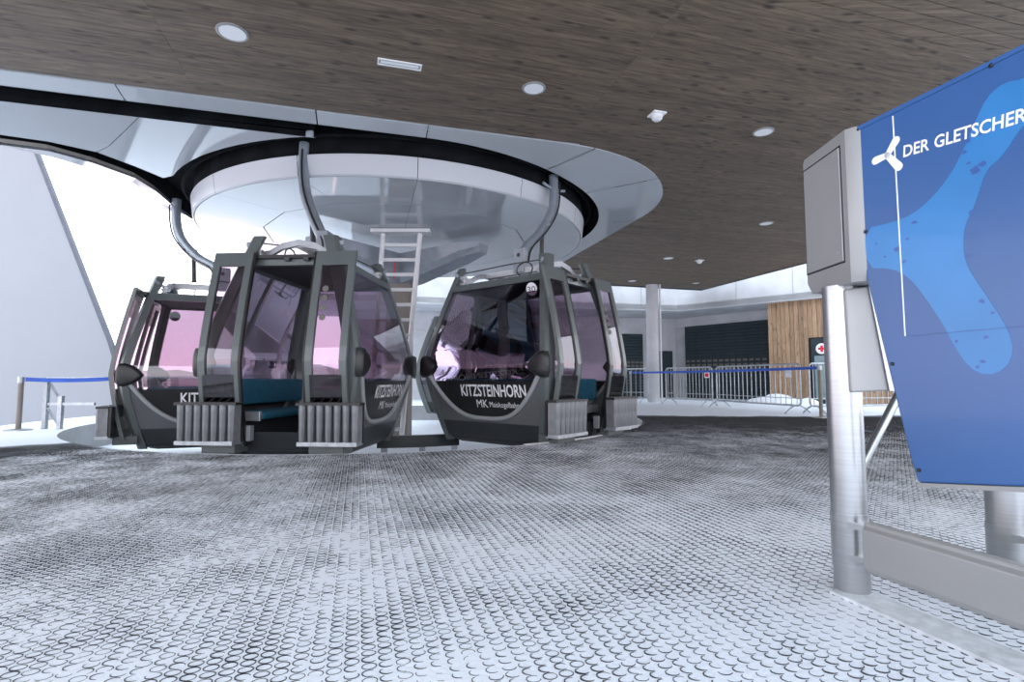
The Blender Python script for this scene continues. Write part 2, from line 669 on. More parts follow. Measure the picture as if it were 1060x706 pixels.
ng.links.new(iop.outputs[0], go.inputs[0])
gm = mr_o.modifiers.new('rings', 'NODES')
gm.node_group = ng

# ---- ceiling: backing slab with stained boards
ZC = 3.95
QN, PR, QF, PE = -6.58, 5.30, -16.4, 11.75


def corner_p(q):
    """left limit of the ceiling for rows beyond the near edge of the canopy"""
    if q >= QN:
        return -10.5
    if q > -9.2:
        t = (q + 9.2) / 2.62
        return 2.65 + 2.65 * math.sqrt(max(0, 1 - t * t))
    return PR


ceil = MB()
ceil.box(-10.5, PE, -1.0, -QN, ZC + 0.03, ZC + 0.25, MPQ)
ceil.box(PR, PE, -QN, -QF, ZC + 0.03, ZC + 0.25, MPQ)
ceil.box(3.6, PR, -QN, 8.0, ZC + 0.03, ZC + 0.25, MPQ)
ceiling = ceil.build('ceiling', M_DARKBACK)
tag(ceiling, kind='structure')
BW = 0.135
seams = [-10.5, -6.2, -1.8, 2.6, 7.0, PE]
plank_cache = {}


def plank(p0, p1, qc):
    L = round(p1 - p0 - 0.002, 3)
    me = plank_cache.get(L)
    if me is None:
        b = MB().box(-L / 2, L / 2, -BW / 2 + 0.0012, BW / 2 - 0.0012, 0, 0.03)
        me = b.mesh('plank', M_CEILWOOD)
        plank_cache[L] = me
    o = bpy.data.objects.new('plank', me)
    COL.objects.link(o)
    o.parent = ceiling
    o.location = pq((p0 + p1) / 2, qc, ZC + random.uniform(-0.002, 0.002))
    o.rotation_euler = (0, 0, A16)


rows = int((1.0 - QF) / BW)
hidden = MB()
for r in range(rows):
    qc = 1.0 - BW * (r + 0.5)
    left = corner_p(qc) - (0.30 if qc < QN else 0)
    if qc > -3.6:                                  # overhead, outside the picture
        hidden.box(-10.5, PE, -(qc + BW / 2 - .004), -(qc - BW / 2 + .004), ZC, ZC + 0.03, MPQ)
        continue
    cuts = [left] + [s for s in seams if s > left + 0.4]
    for a, b in zip(cuts[:-1], cuts[1:]):
        plank(a, b, qc)
hidden.build('planks', M_CEILWOOD, ceiling)['kind'] = 'stuff'
edge = MB()
edge.box(PE, PE + 0.04, -1.0, -QF, ZC - 0.02, ZC + 0.35, MPQ)
edge.box(PR - .2, PE + 0.04, -QF, -QF + 0.04, ZC - 0.02, ZC + 0.35, MPQ)
tag(edge.build('trim_1', M_TRIM), kind='structure')

# ---- big slanted facade on the left
wl = MB()
wl.prism([(-26, -7), (-8.45, -7), (-9.0, -0.6), (-9.81, 1.64), (-11.89, 6.15), (-13.6, 9.85), (-26, 9.85)], lambda a, b, t: Vector((a, 13.0 + t + (a + 9) * -0.06, b)), 0, 0.06)
wall_left = wl.build('wall_left', M_WALLL)
tag(wall_left, kind='structure')
tr = MB()
ed = [(-9.0, -0.6), (-9.81, 1.64), (-11.89, 6.15), (-13.6, 9.85)]
for (a0, b0), (a1, b1) in zip(ed[:-1], ed[1:]):
    tr.strip([(a0 + .06, 12.97 - (a0 + 9) * .06, b0), (a1 + .06, 12.97 - (a1 + 9) * .06, b1)], [(a0 - .03, 12.97 - (a0 + 9) * .06, b0), (a1 - .03, 12.97 - (a1 + 9) * .06, b1)], (0, 0.10, 0))
tr.build('edge_trim', M_TRIM, wall_left)

# ---- back building: concrete fascia, canopy, walls, shutters, wood cladding
def wall_strip(name, a, b, z0, z1, m, th=0.3, parent=None, kind='structure'):
    a, b = Vector((a[0], a[1], 0)), Vector((b[0], b[1], 0))
    d = (b - a).normalized()
    n = Vector((-d.y, d.x, 0))              # to the far side when going right
    mb = MB()
    mb.add([a + Vector((0, 0, z0)), b + Vector((0, 0, z0)), b + Vector((0, 0, z1)), a + Vector((0, 0, z1)),
            a + n * th + Vector((0, 0, z0)), b + n * th + Vector((0, 0, z0)), b + n * th + Vector((0, 0, z1)), a + n * th + Vector((0, 0, z1))],
           [(0, 1, 2, 3), (5, 4, 7, 6), (4, 0, 3, 7), (1, 5, 6, 2), (3, 2, 6, 7), (4, 5, 1, 0)])
    o = mb.build(name, m, parent)
    if kind:
        o['kind'] = kind
    return o


F0, F1, F2 = (-8.0, 16.72), (6.2, 20.0), (13.4, 12.9)
fasc = wall_strip('wall_fascia', F0, F1, 3.31, 5.4, M_CONC)
fasc2 = wall_strip('wall_fascia_right', F1, F2, 3.31, 5.4, M_CONC)
for t in (0.22, 0.40, 0.62, 0.82):                # pour joints of the concrete
    x, y = F1[0] + (F2[0] - F1[0]) * t, F1[1] + (F2[1] - F1[1]) * t
    MB().box(-.012, .012, -.012, 0.01, 3.45, 5.4, Matrix.Translation((x, y, 0)) @ Matrix.Rotation(-PI / 4, 4, 'Z')).build('joint', M_CONCG, fasc2)
for t in (0.80, 0.90):
    x, y = F0[0] + (F1[0] - F0[0]) * t, F0[1] + (F1[1] - F0[1]) * t
    MB().box(-.012, .012, -.012, 0.01, 3.45, 5.4, Matrix.Translation((x, y, 0)) @ Matrix.Rotation(.23, 4, 'Z')).build('joint', M_CONCG, fasc)
sof = MB()
sof.prism([F0, F1, F2, (17.5, 15.5), (9.2, 25.5), (-9, 21.4)], lambda a, b, t: Vector((a, b, 3.33 + t)), 0, 0.2)
tag(sof.build('ceiling_canopy', M_CONC), kind='structure')
W1a, W1b = Vector((-6.0, 19.7, 0)), Vector((6.95, 22.72, 0))
wb = wall_strip('wall_back', W1a, W1b, 0, 3.35, M_CONC)
W2b = Vector((9.6, 19.35, 0))
w2 = wall_strip('wall_back_right', W1b, W2b, 2.95, 3.35, M_CONC)
wp = wall_strip('wall_pier', W1b, W1b + (W2b - W1b).normalized() * 0.5, 0, 2.95, M_CONCG)


def on_line(a, b, t, out=0.0, z=0.0):
    d = (b - a).normalized()
    n = Vector((d.y, -d.x, 0))
    return a + d * t + n * out + Vector((0, 0, z))


def line_M(a, b, t, z=0.0):
    d = (b - a).normalized()
    return Matrix.Translation(a + d * t + Vector((0, 0, z))) @ Matrix.Rotation(math.atan2(d.y, d.x), 4, 'Z')


def shutter(name, a, b, t0, t1, ztop, n, pane_rows, npane, label):
    root = empty(name, on_line(a, b, (t0 + t1) / 2))
    d = (b - a).normalized()
    root.rotation_euler = (0, 0, math.atan2(d.y, d.x))
    tag(root, kind='structure')
    h = ztop / n
    w = (t1 - t0) / 2
    sm = MB()
    sm.add([(-w, -.05, 0), (w, -.05, 0), (w, -.075, h * .5), (-w, -.075, h * .5), (-w, -.05, h * .96), (w, -.05, h * .96), (-w, 0, 0), (w, 0, 0), (-w, 0, h * .96), (w, 0, h * .96)],
           [(0, 1, 2, 3), (3, 2, 5, 4), (6, 7, 1, 0), (4, 5, 9, 8), (6, 0, 3, 4, 8), (7, 9, 5, 2, 1), (7, 6, 8, 9)])
    me = sm.mesh('slat', M_SHUTTER)
    for i in range(n):
        o = bpy.data.objects.new('slat', me)
        COL.objects.link(o)
        o.parent = root
        o.location = (0, 0, i * h)
    MB().box(-w, w, 0.0, 0.03, 0, ztop).build('shutter_backing', M_DARKBACK, root)
    pw = (t1 - t0) / npane
    pme = MB().box(-pw * .34, pw * .34, -.085, -.07, .02, .11).mesh('pane', M_PANE)
    for z in pane_rows:
        for i in range(npane):
            o = bpy.data.objects.new('pane', pme)
            COL.objects.link(o)
            o.parent = root
            o.location = (-w + pw * (i + .5), 0, z)
    return root


shutter('door_1', W1b, W2b, 0.5, 4.2, 2.95, 24, (1.10, 1.27, 1.44), 15, '')
shutter('door_2', W1a, W1b, 10.6, 11.75, 2.65, 22, (1.10, 1.25, 1.40), 6, '')
d3 = MB().box(-.36, .36, -.06, 0.0, 0, 1.95, line_M(W1a, W1b, 12.75)).build('door_3', M_SHUTTER)
tag(d3, kind='structure')
MB().box(.26, .30, -.12, -.06, .98, 1.02, line_M(W1a, W1b, 12.75)).build('door_handle', M_STEEL, d3)

# wood clad block
V0, V1 = Vector((8.62, 17.95, 0)), Vector((13.6, 13.0, 0))
clad = wall_strip('wall_clad', V0, V1, 0, 3.33, M_DARKBACK, 0.25)
side = wall_strip('wall_clad_side', V0 + (V1 - V0).normalized() * 0.12 + Vector((2.0, 2.0, 0)), V0 + (V1 - V0).normalized() * 0.12, 0, 3.33, M_CONCG, 0.12)
d = (V1 - V0).normalized()
ang = math.atan2(d.y, d.x)
bw = 0.135
bme = MB().box(-bw / 2 + .005, bw / 2 - .005, -.03, 0, 0.02, 3.33).mesh('board', M_CLAD)
bms = MB().box(-bw / 2 + .005, bw / 2 - .005, -.03, 0, 2.08, 3.33).mesh('board', M_CLAD)
for i in range(int((V1 - V0).length / bw)):
    t = bw * (i + .5)
    o = bpy.data.objects.new('board', bms if 1.28 < t < 2.38 else bme)
    COL.objects.link(o)
    o.parent = clad
    o.location = V0 + d * t + Vector((0, 0, random.uniform(0, .01)))
    o.rotation_euler = (0, 0, ang)
Md = line_M(V0, V1, 1.83)
d4 = MB().box(-.54, .54, -.05, 0.0, 0, 2.05, Md).build('door_4', M_SHUTTER)
tag(d4, kind='structure')
MB().box(-.45, .45, -.065, -.05, 0.12, 1.50, Md).build('glass_panel', M_DOORG, d4)
MB().box(.40, .44, -.11, -.065, .9, 1.15, Md).build('door_handle', M_STEEL, d4)
sgn = empty('first_aid_sign', on_line(V0, V1, 1.60, 0.06, 1.72), ang)
Ms = Matrix.Rotation(PI / 2, 4, 'X')
MB().lathe([(0.17, 0), (0.17, 0.015)], 24, Ms).build('disc', M_WHITE, sgn)
cr = MB()
cr.box(-.10, .10, -.024, -.014, -.035, .035)
cr.box(-.035, .035, -.0245, -.0145, -.10, .10)
cr.build('cross', M_RED, sgn)
tag(sgn, 'round white first aid sign with a red cross on the glazed door', 'sign')

# ---- snowy mountains on the horizon
mt = MB()
NXm, NYm = 90, 5
vs, fs = [], []
for i in range(NXm + 1):
    a = math.radians(40 + 110 * i / NXm)
    for j in range(NYm + 1):
        R = 5200 + 700 * j
        hgt = 0
        if 0 < j:
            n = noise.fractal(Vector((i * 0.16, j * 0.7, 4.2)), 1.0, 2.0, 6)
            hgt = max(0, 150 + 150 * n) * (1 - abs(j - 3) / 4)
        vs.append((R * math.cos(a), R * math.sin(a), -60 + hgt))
for i in range(NXm):
    for j in range(NYm):
        k = i * (NYm + 1) + j
        fs.append((k, k + 1, k + NYm + 2, k + NYm + 1))
mt.add(vs, fs)
tag(mt.build('mountain_range', M_ROCK), 'snowy mountain range painted with pink sunset glow on the horizon seen through the cabin windows', 'mountains')

# ================================================================= LIFT STATION CANOPY
ZS = 3.91
canopy = empty('station_canopy', (0, 0, 0))
tag(canopy, 'glossy white soffit of the lift station with black rail slots set into the wooden ceiling', 'canopy')


def circ(phi, R, z):
    return pq(CP + R * math.cos(phi), CQ + R * math.sin(phi), z)


def inside(p, q):
    if q > QN or p > PR:
        return False
    if p > 2.65 and q > -9.2:
        return ((p - 2.65) / 2.65) ** 2 + ((q + 9.2) / 2.62) ** 2 < 1
    return q > -16.0


def hit(phi):
    r0, r1 = 3.9, 12.0
    for _ in range(40):
        m = (r0 + r1) / 2
        if inside(CP + m * math.cos(phi), CQ + m * math.sin(phi)):
            r0 = m
        else:
            r1 = m
    return r0


def ease(t):
    return t * t * (3 - 2 * t)


# near strip, straight part then around the right end, in separate panels with joints
ZO = ZC - 0.012
for a, b in ((-10.4, -6.6), (-6.585, -2.6), (-2.585, -0.55), (-0.535, 0.79)):
    st = MB()
    st.strip([pq(a, -6.84, ZS - .01), pq(b, -6.84, ZS - .01)], [pq(a, QN, ZO), pq(b, QN, ZO)], (0, 0, .10))
    st.build('soffit_panel', M_GLOSS, canopy)
bounds = [90, 62, 44, 18, -14, -60]
for a, b in zip(bounds[:-1], bounds[1:]):
    n = 14
    A, Mid, B = [], [], []
    for i in range(n + 1):
        phd = a - 0.12 + (b + 0.12 - a + 0.12) * i / n
        ph = math.radians(phd)
        Rin = 4.105 - 0.125 * ease(max(0, min(1, (90 - phd) / 40)))
        Rout = hit(ph)
        A.append(circ(ph, Rin, ZS - .01))
        Mid.append(circ(ph, Rin * .45 + Rout * .55, ZS - .01 + (ZO - ZS + .02) * 0.35))
        B.append(circ(ph, Rout, ZO))
    mb = MB()
    m_ = n + 1
    rows_ = [A, Mid, B]
    vs = [p for r in rows_ for p in r] + [p + Vector((0, 0, .1)) for r in rows_ for p in r]
    fs = []
    for r in range(2):
        for i in range(n):
            k = r * m_ + i
            fs.append((k, k + 1, k + m_ + 1, k + m_))
            k2 = k + 3 * m_
            fs.append((k2, k2 + m_, k2 + m_ + 1, k2 + 1))
    for i in range(n):
        fs.append((i, i + 3 * m_, i + 1 + 3 * m_, i + 1))
        k = 2 * m_ + i
        fs.append((k, k + 1, k + 1 + 3 * m_, k + 3 * m_))
    mb.add(vs, fs)
    mb.build('soffit_panel', M_GLOSS, canopy, smooth=0.6)

# wedge between the straight slot and the branching slot
cup = [(-3.0, -9.41), (-3.24, -9.0), (-3.55, -8.58), (-4.02, -8.36), (-4.6, -8.28), (-7, -8.2), (-10.4, -8.1)]
arc = [(CP + 3.985 * math.cos(math.radians(x)), CQ + 3.98 * math.sin(math.radians(x))) for x in range(111, 158, 4)]
# two plates with a joint along a line
def plate(poly, name, z=ZS, th=.08, m=M_GLOSS):
    return MB().prism(poly, lambda a, b, t: pq(a, b, z + t), 0, th).build(name, m, canopy)


# bottom facing polygons (triangulated through ngon)
plate([(-2.6, -7.27)] + arc[:0] + [(-0.6, -7.27)] + arc + cup[:3] + [(-3.30, -8.3)], 'soffit_panel')
plate([(-2.612, -7.27), (-3.312, -8.3), (-3.56, -8.57)] + cup[3:5] + [(-6.5, -8.21), (-6.5, -7.27)], 'soffit_panel')
plate([(-6.512, -7.27), (-6.512, -8.21), (-7, -8.2), (-10.4, -8.1), (-10.4, -7.27)], 'soffit_panel')
# strip outside the branching slot and around the back of the disc
lo = [(-10.4, -8.48), (-7, -8.55), (-4.69, -8.66), (-4.17, -8.72), (-3.76, -9.05), (-3.42, -9.55), (-3.32, -10.11), (-3.30, -10.74), (-3.28, -11.22)]
ou = [(-10.4, -8.75), (-7, -8.8), (-4.86, -8.96), (-4.36, -9.24), (-4.02, -9.6), (-3.66, -10.05), (-3.62, -10.5), (-3.60, -11.0), (-3.58, -11.5)]
for x in range(190, 305, 6):
    ph = math.radians(x)
    lo.append((CP + 4.07 * math.cos(ph), CQ + 4.07 * math.sin(ph)))
    ou.append((CP + 4.38 * math.cos(ph), CQ + 4.38 * math.sin(ph)))
cuts = [0, 2, 5, 9, 15, len(lo) - 1]
for a, b in zip(cuts[:-1], cuts[1:]):
    MB().strip([pq(x, y, ZS) for x, y in lo[a:b + 1]], [pq(x, y, ZS + .10) for x, y in ou[a:b + 1]], (0, 0, .06)).build('soffit_panel', M_GLOSS, canopy, smooth=0.5)
# black lining above the slots
lin = [(-10.4, -6.62), (2.4, -6.62), (3.6, -6.9), (4.4, -7.5), (5.0, -8.4), (5.2, -9.2), (5.2, -15.0), (3.0, -14.9)]
for x in range(300, 186, -8):
    ph = math.radians(x)
    lin.append((CP + 4.3 * math.cos(ph), CQ + 4.3 * math.sin(ph)))
lin += [(x - .0, y) for x, y in ou[1:8][::-1]] + [(-10.4, -8.72)]
MB().prism(lin, lambda a, b, t: pq(a, b, ZC + .34 + t), 0, .1).build('slot_lining', M_SLOT, canopy)
# vertical black side walls inside the slots
def skirt(path, name='slot_wall', z0=ZS + .0, z1=ZC + .36):
    MB().strip([pq(a, b, z0) for a, b in path], [pq(a, b, z1) for a, b in path]).build(name, M_SLOT, canopy)


skirt([(-10.4, -7.262), (-0.6, -7.262)] + [(CP + (x - CP) * .997, CQ + (y - CQ) * .997) for x, y in arc] + [(x - .006, y - .008) for x, y in cup])
skirt([(-10.4, -6.835), (0.79, -6.835)] + [(CP + (4.10 - 0.125 * ease(max(0, min(1, (90 - x) / 40)))) * math.cos(math.radians(x)), CQ + (4.10 - 0.125 * ease(max(0, min(1, (90 - x) / 40)))) * math.sin(math.radians(x))) for x in range(88, -60, -4)], z0=ZS - .01)
skirt([(x, y) for x, y in lo])
# running rail and rope inside the slot
rail = MB()
rail.tube([circ(math.radians(a), 3.80, ZC + .06) for a in range(-60, 200, 5)], 0.03, 6)
rail.tube([pq(x, -7.02, ZC + .06) for x in (-10.3, -5, 0.79)], 0.03, 6)
rail.build('guide_rail', M_SLOT, canopy, smooth=0.6)
# warm grey brush strip in the branching slot
brush = MB()
brush.strip([pq(x, y + .05, ZS + .02) for x, y in lo[1:7]], [pq(x, y + .09, ZS + .06) for x, y in lo[1:7]])
brush.build('brush_strip', M_COLUMN, canopy)

# ---- turning disc (bullwheel cover)
disc = empty('turning_disc_cover', (CX, CY, 0), A16)
tag(disc, 'round glossy white drum cover of the turning wheel in the middle of the canopy', 'disc cover')
ZD = 3.51
RB = 3.62
bandseg = 14
for k in range(bandseg):
    a0 = 2 * PI * k / bandseg + .21 + .0012
    a1 = 2 * PI * (k + 1) / bandseg + .21 - .0012
    n = 9
    As = [a0 + (a1 - a0) * i / n for i in range(n + 1)]
    prof = [(3.66, 3.815), (3.69, 3.80), (3.655, ZD + .02), (3.63, ZD)]
    mb = MB()
    for (r0, z0), (r1, z1) in zip(prof[:-1], prof[1:]):
        mb.strip([(r0 * math.cos(a), r0 * math.sin(a), z0) for a in As], [(r1 * math.cos(a), r1 * math.sin(a), z1) for a in As])
    mb.build('band_panel', M_BAND, disc, smooth=0.5)
MB().lathe([(3.60, ZD + .03), (3.60, ZD + .05)], 64).build('disc_backing', M_DARKBACK, disc)
MB().lathe([(3.655, 3.78), (3.655, ZC + .35)], 64).build('drum_collar', M_SLOT, disc)
g = 0.0035
RI = 2.55
for k in range(14):
    a0, a1 = 2 * PI * k / 14 + .21, 2 * PI * (k + 1) / 14 + .21
    n = 8
    ro = [(RB * math.cos(a0 + (a1 - a0) * i / n), RB * math.sin(a0 + (a1 - a0) * i / n)) for i in range(n + 1)]
    poly = [(x, y) for x, y in ro] + [(RI * math.cos(a1), RI * math.sin(a1)), (RI * math.cos(a0), RI * math.sin(a0))]
    cx = sum(p[0] for p in poly) / len(poly)
    cy = sum(p[1] for p in poly) / len(poly)
    poly = [(cx + (x - cx) * (1 - g), cy + (y - cy) * (1 - g)) for x, y in poly]
    MB().prism(poly, lambda a, b, t: Vector((a, b, ZD + t)), 0, .02).build('disc_panel', M_GLOSS, disc)
for k in range(7):
    # inner panels: wide wedges with straight outer chords
    a0, a2 = 2 * PI * k / 7 + .21, 2 * PI * (k + 1) / 7 + .21
    am = (a0 + a2) / 2
    R2 = RI - .012
    poly = [(0, 0), (R2 * math.cos(a0), R2 * math.sin(a0)), (R2 * math.cos(am), R2 * math.sin(am)), (R2 * math.cos(a2), R2 * math.sin(a2))]
    cx = sum(p[0] for p in poly) / 4
    cy = sum(p[1] for p in poly) / 4
    poly = [(cx + (x - cx) * (1 - g), cy + (y - cy) * (1 - g)) for x, y in poly]
    MB().prism(poly, lambda a, b, t: Vector((a, b, ZD + t)), 0, .02).build('disc_panel', M_GLOSS, disc)

# ---- centre column with its two bracket arms
colm = empty('station_column', (CX, CY, -0.42), 0)
tag(colm, 'square warm grey column carrying the turning disc, behind the ladder', 'column')
MB().box(-.23, .23, -.23, .23, 0, 3.35).build('shaft', M_COLUMN, colm, bevel=.02)
for s, L, dirv in ((1, 2.0, Vector((0.86, -0.50, 0))), (-1, 2.0, Vector((-0.62, -0.78, 0)))):
    dirv = dirv.normalized()
    nv = Vector((-dirv.y, dirv.x, 0))
    mb = MB()
    sec = []
    for t, w, zt_, zb_ in ((0.0, .34, 3.62, 3.05), (0.4, .34, 3.63, 3.10), (L - .35, .30, 3.68, 3.42), (L, .16, 3.67, 3.50)):
        c = dirv * t
        sec.append([c + nv * w + Vector((0, 0, zb_ + .10)), c + nv * (w * .7) + Vector((0, 0, zb_)), c - nv * (w * .7) + Vector((0, 0, zb_)), c - nv * w + Vector((0, 0, zb_ + .10)), c - nv * w + Vector((0, 0, zt_)), c + nv * w + Vector((0, 0, zt_))])
    vs = [p for s_ in sec for p in s_]
    fs = [(0, 1, 2, 3, 4, 5), tuple(range(18, 24))[::-1]]
    for i in range(3):
        for k in range(6):
            a, b = i * 6 + k, i * 6 + (k + 1) % 6
            fs.append((a, a + 6, b + 6, b))
    mb.add(vs, fs)
    mb.build('bracket_arm', M_HANGER, colm)

# ---- ladder
lad = empty('ladder', (0, 0, 0))
tag(lad, 'aluminium rung ladder leaning up to the disc beside the column', 'ladder')
tl, tr_, bl, br = Vector((-2.38, 9.75, 3.46)), Vector((-1.70, 9.75, 3.46)), Vector((-2.54, 9.55, -0.42)), Vector((-1.96, 9.55, -0.42))
for a, b in ((tl, bl), (tr_, br)):
    MB().tube([a, b], .045, 6).build('side_rail', M_WPLAST, lad)
for i in range(13):
    t = 0.06 + i * 0.072
    MB().tube([tl.lerp(bl, t), tr_.lerp(br, t)], .034, 6).build('rung', M_WPLAST, lad)
MB().box(-2.58, -1.50, 9.60, 9.88, 3.44, 3.50).build('top_plate', M_WPLAST, lad)
MB().tube([(-2.20, 9.9, 2.95), (-2.20, 9.9, 2.62)], .012, 6).build('red_hose', M_RED, lad)

# ---- guide rail of the cabins near the pit floor
gr = empty('cabin_guide_ring', (CX, CY, -0.42))
tag(gr, 'dark low steel guide rail curving through the cabin pit', 'guide rail')
aa = [math.radians(a) for a in range(-84, -58, 2)]
gb = MB()
gb.strip([(2.80 * math.cos(a), 2.80 * math.sin(a), .18) for a in aa], [(2.92 * math.cos(a), 2.92 * math.sin(a), .18) for a in aa], (0, 0, .17))
gb.build('rail', M_SKIRT, gr)
for a in (-82, -71, -61):
    x, y = 2.86 * math.cos(math.radians(a)), 2.86 * math.sin(math.radians(a))
    MB().box(x - .04, x + .04, y - .04, y + .04, 0, .18).build('post', M_GALV, gr)

# ================================================================= CABINS
ZB, ZSK, ZW, ZT, ZH = -0.12, 0.185, 0.95, 2.09, 2.38


def ab(z):
    if z >= ZW:
        t = (z - ZW) / (ZT - ZW)
        k = t ** 1.22 if t > 0 else 0
        return 0.895 + (0.594 - 0.895) * k, 1.125 + (0.90 - 1.125) * k
    t = (ZW - z) / (ZW - ZB)
    k = t ** 1.35
    return 0.895 + (0.633 - 0.895) * k, 1.125 + (0.902 - 1.125) * k


def make_cabin(name):
    root = empty(name)
    # floor pan / skirt
    mb = MB()
    zs = [ZB, ZB + .05, ZB + .12, ZSK]
    ins = [0.10, 0.03, 0.0, 0.0]
    rings = []
    for z, i_ in zip(zs, ins):
        a, b = ab(z)
        a, b = a - .02 - i_, b - .02 - i_
        c = .10
        rings.append([(b - c, -a, z), (b, -a + c, z), (b, a - c, z), (b - c, a, z), (-b + c, a, z), (-b, a - c, z), (-b, -a + c, z), (-b + c, -a, z)])
    vs = [p for r in rings for p in r]
    fs = [tuple(range(8))[::-1]]
    for r in range(len(rings) - 1):
        for k in range(8):
            i, j = r * 8 + k, r * 8 + (k + 1) % 8
            fs.append((i, j, j + 8, i + 8))
    # interior floor at the sill of the doors
    mb.add(vs, fs)
    sk = mb.build('skirt', M_SKIRT, root)
    a, b = ab(.0)
    MB().box(-b + .03, b - .03, -a + .03, a - .03, -0.02, 0.02).build('floor_plate', M_INNER, root)
    # pillars
    for sx in (1, -1):
        for sy in (1, -1):
            mb = MB()
            n = 16
            rings = []
            for i in range(n + 1):
                z = ZB + .02 + (ZH - ZB - .02) * i / n
                a, b = ab(z)
                w = 0.115 if z < ZT else 0.13
                w2 = 0.155
                x1, y1 = b, a
                c = .035
                sec = [(x1 - c, y1), (x1, y1 - c), (x1, y1 - w2), (x1 - .05, y1 - w2), (x1 - w, y1 - .06), (x1 - w, y1)]
                rings.append([(sx * x, sy * y, z) for x, y in sec])
            vs = [p for r in rings for p in r]
            fs = [tuple(range(6)), tuple(range(n * 6, n * 6 + 6))]
            for r in range(n):
                for k in range(6):
                    i, j = r * 6 + k, r * 6 + (k + 1) % 6
                    fs.append((i, j, j + 6, i + 6))
            mb.add(vs, fs)
            pl = mb.build('pillar', M_FRAME, root, smooth=0.5)
            # bumper: teardrop pad, point towards the middle of the end face
            mb = MB()
            out = [(0.02, .16), (-.05, .165), (-.14, .135), (-.22, .075), (-.275, .0), (-.22, -.07), (-.14, -.125), (-.05, -.155), (0.02, -.15), (.045, -.08), (.045, .08)]
            a, b = ab(ZW + .03)
            cxm, czm = b - .03, ZW - .02
            vs = []
            for lvl, (d_, s_) in enumerate(((-.03, 1.0), (.022, .98), (.040, .90), (.048, .70))):
                for ox, oz in out:
                    vs.append((sx * (cxm - .08 * (1 - s_) + ox * s_), sy * (a + d_), czm + oz * s_))
            no = len(out)
            fs = [tuple(range(no))[::-1], tuple(range(3 * no, 4 * no))]
            for r in range(3):
                for k in range(no):
                    i, j = r * no + k, r * no + (k + 1) % no
                    fs.append((i, j, j + no, i + no))
            mb.add(vs, fs)
            mb.build('bumper', M_BLACK, root, smooth=0.8)
    # end faces
    def zU(s):
        return 0.24 + 0.68 * abs(s) ** 3.3

    NS_ = 28
    NZ = 10
    ZTOPG = ZT - .06
    for sy in (1, -1):
        def P(s, z, off=-.03):
            a, b = ab(z)
            return (s * (b - .08), sy * (a + off), z)

        def patch(zlo, zhi, nz, off):
            mb = MB()
            vs, fs = [], []
            for i in range(NS_ + 1):
                s = -1 + 2 * i / NS_
                l, h = zlo(s), zhi(s)
                for j in range(nz + 1):
                    vs.append(P(s, l + (h - l) * j / nz, off))
            for i in range(NS_):
                for j in range(nz):
                    k = i * (nz + 1) + j
                    if abs(Vector(vs[k]) .__sub__(Vector(vs[k + nz])).length) < 1e-5 and abs((Vector(vs[k + nz + 1]) - Vector(vs[k + 2 * nz + 1])).length) < 1e-5:
                        continue
                    fs.append((k, k + 1, k + nz + 2, k + nz + 1))
            return mb.add(vs, fs)

        patch(lambda s: ZSK, lambda s: max(zU(s), ZSK), 4, -.012).build('end_panel', M_PANEL, root, smooth=0.5)
        w = patch(lambda s: max(zU(s), .735), lambda s: ZTOPG, NZ, -.018).build('end_window', M_GLASS, root, smooth=0.5)
        patch(lambda s: zU(s), lambda s: max(zU(s), .735), 4, -.017).build('text_band', M_BLACK, w, smooth=0.5)
        MB().tube([P(s, zU(s), -.008) for s in [-1 + 2 * i / 32 for i in range(33)]], .030, 8).build('window_rim', M_RIM, root, smooth=0.8)
        # roof edge beam
        mb = MB()
        vs = []
        for z, off in ((ZT - .075, -.05), (ZT - .075, .0), (ZT + .02, .0), (ZT + .02, -.05)):
            a, b = ab(z)
            for s in (-1, 1):
                vs.append((s * (b - .1), sy * (a + off), z))
        mb.add(vs, [(0, 1, 3, 2), (2, 3, 5, 4), (4, 5, 7, 6), (6, 7, 1, 0), (0, 2, 4, 6), (1, 7, 5, 3)])
        mb.build('roof_beam', M_FRAME, root)
        # lettering
        ux = 1 if sy < 0 else -1

        def pl1(x0, z0):
            def f(x, y):
                z = z0 + y
                a, b = ab(z)
                return Vector((ux * (x0 + x), sy * (a - .004), z))
            return f
        me = text_mesh('KITZSTEINHORN', .215, M_WHITE, 'lettering', pl1(-.38, .535), bold=.004, width=1.13)
        o = bpy.data.objects.new('lettering', me)
        COL.objects.link(o)
        o.parent = w
        me = text_mesh('MK', .15, M_WHITE, 'lettering', pl1(-.12, .385), bold=0.0, width=.20)
        o = bpy.data.objects.new('lettering', me)
        COL.objects.link(o)
        o.parent = w
        me = text_mesh('Maiskogelbahn', .10, M_WHITE, 'lettering', pl1(.11, .395), width=.50)
        o = bpy.data.objects.new('lettering', me)
        COL.objects.link(o)
        o.parent = w
        # bench and backrest at this end
        mb = MB()
        a0 = .68
        mb.box(-.84, .82, .30 if sy > 0 else -a0, a0 if sy > 0 else -.30, .30, .39)
        st = mb.build('seat', M_SEAT, root, bevel=.03)
        mb = MB()
        mb.box(-.84, .82, .64 if sy > 0 else -.71, .71 if sy > 0 else -.64, .46, .76)
        mb.build('backrest', M_SEAT, root, bevel=.025)
        MB().box(.82, .86, .31 if sy > 0 else -.67, .67 if sy > 0 else -.31, .29, .40).build('seat_end_cap', M_ALU, st, bevel=.01)
        MB().box(-.82, .78, .42 if sy > 0 else -.60, .60 if sy > 0 else -.42, .02, .30).build('seat_base', M_INNER, root)
    # inner side: closed doors with windows
    mb = MB()
    zs = [ZSK - .05 + (0.62 - ZSK + .05) * j / 5 for j in range(6)]
    mb.strip([(-(ab(z)[1] - .03), -(ab(z)[0] - .14), z) for z in zs], [(-(ab(z)[1] - .03), ab(z)[0] - .14, z) for z in zs], (.03, 0, 0))
    mb.build('side_panel', M_PANEL, root)
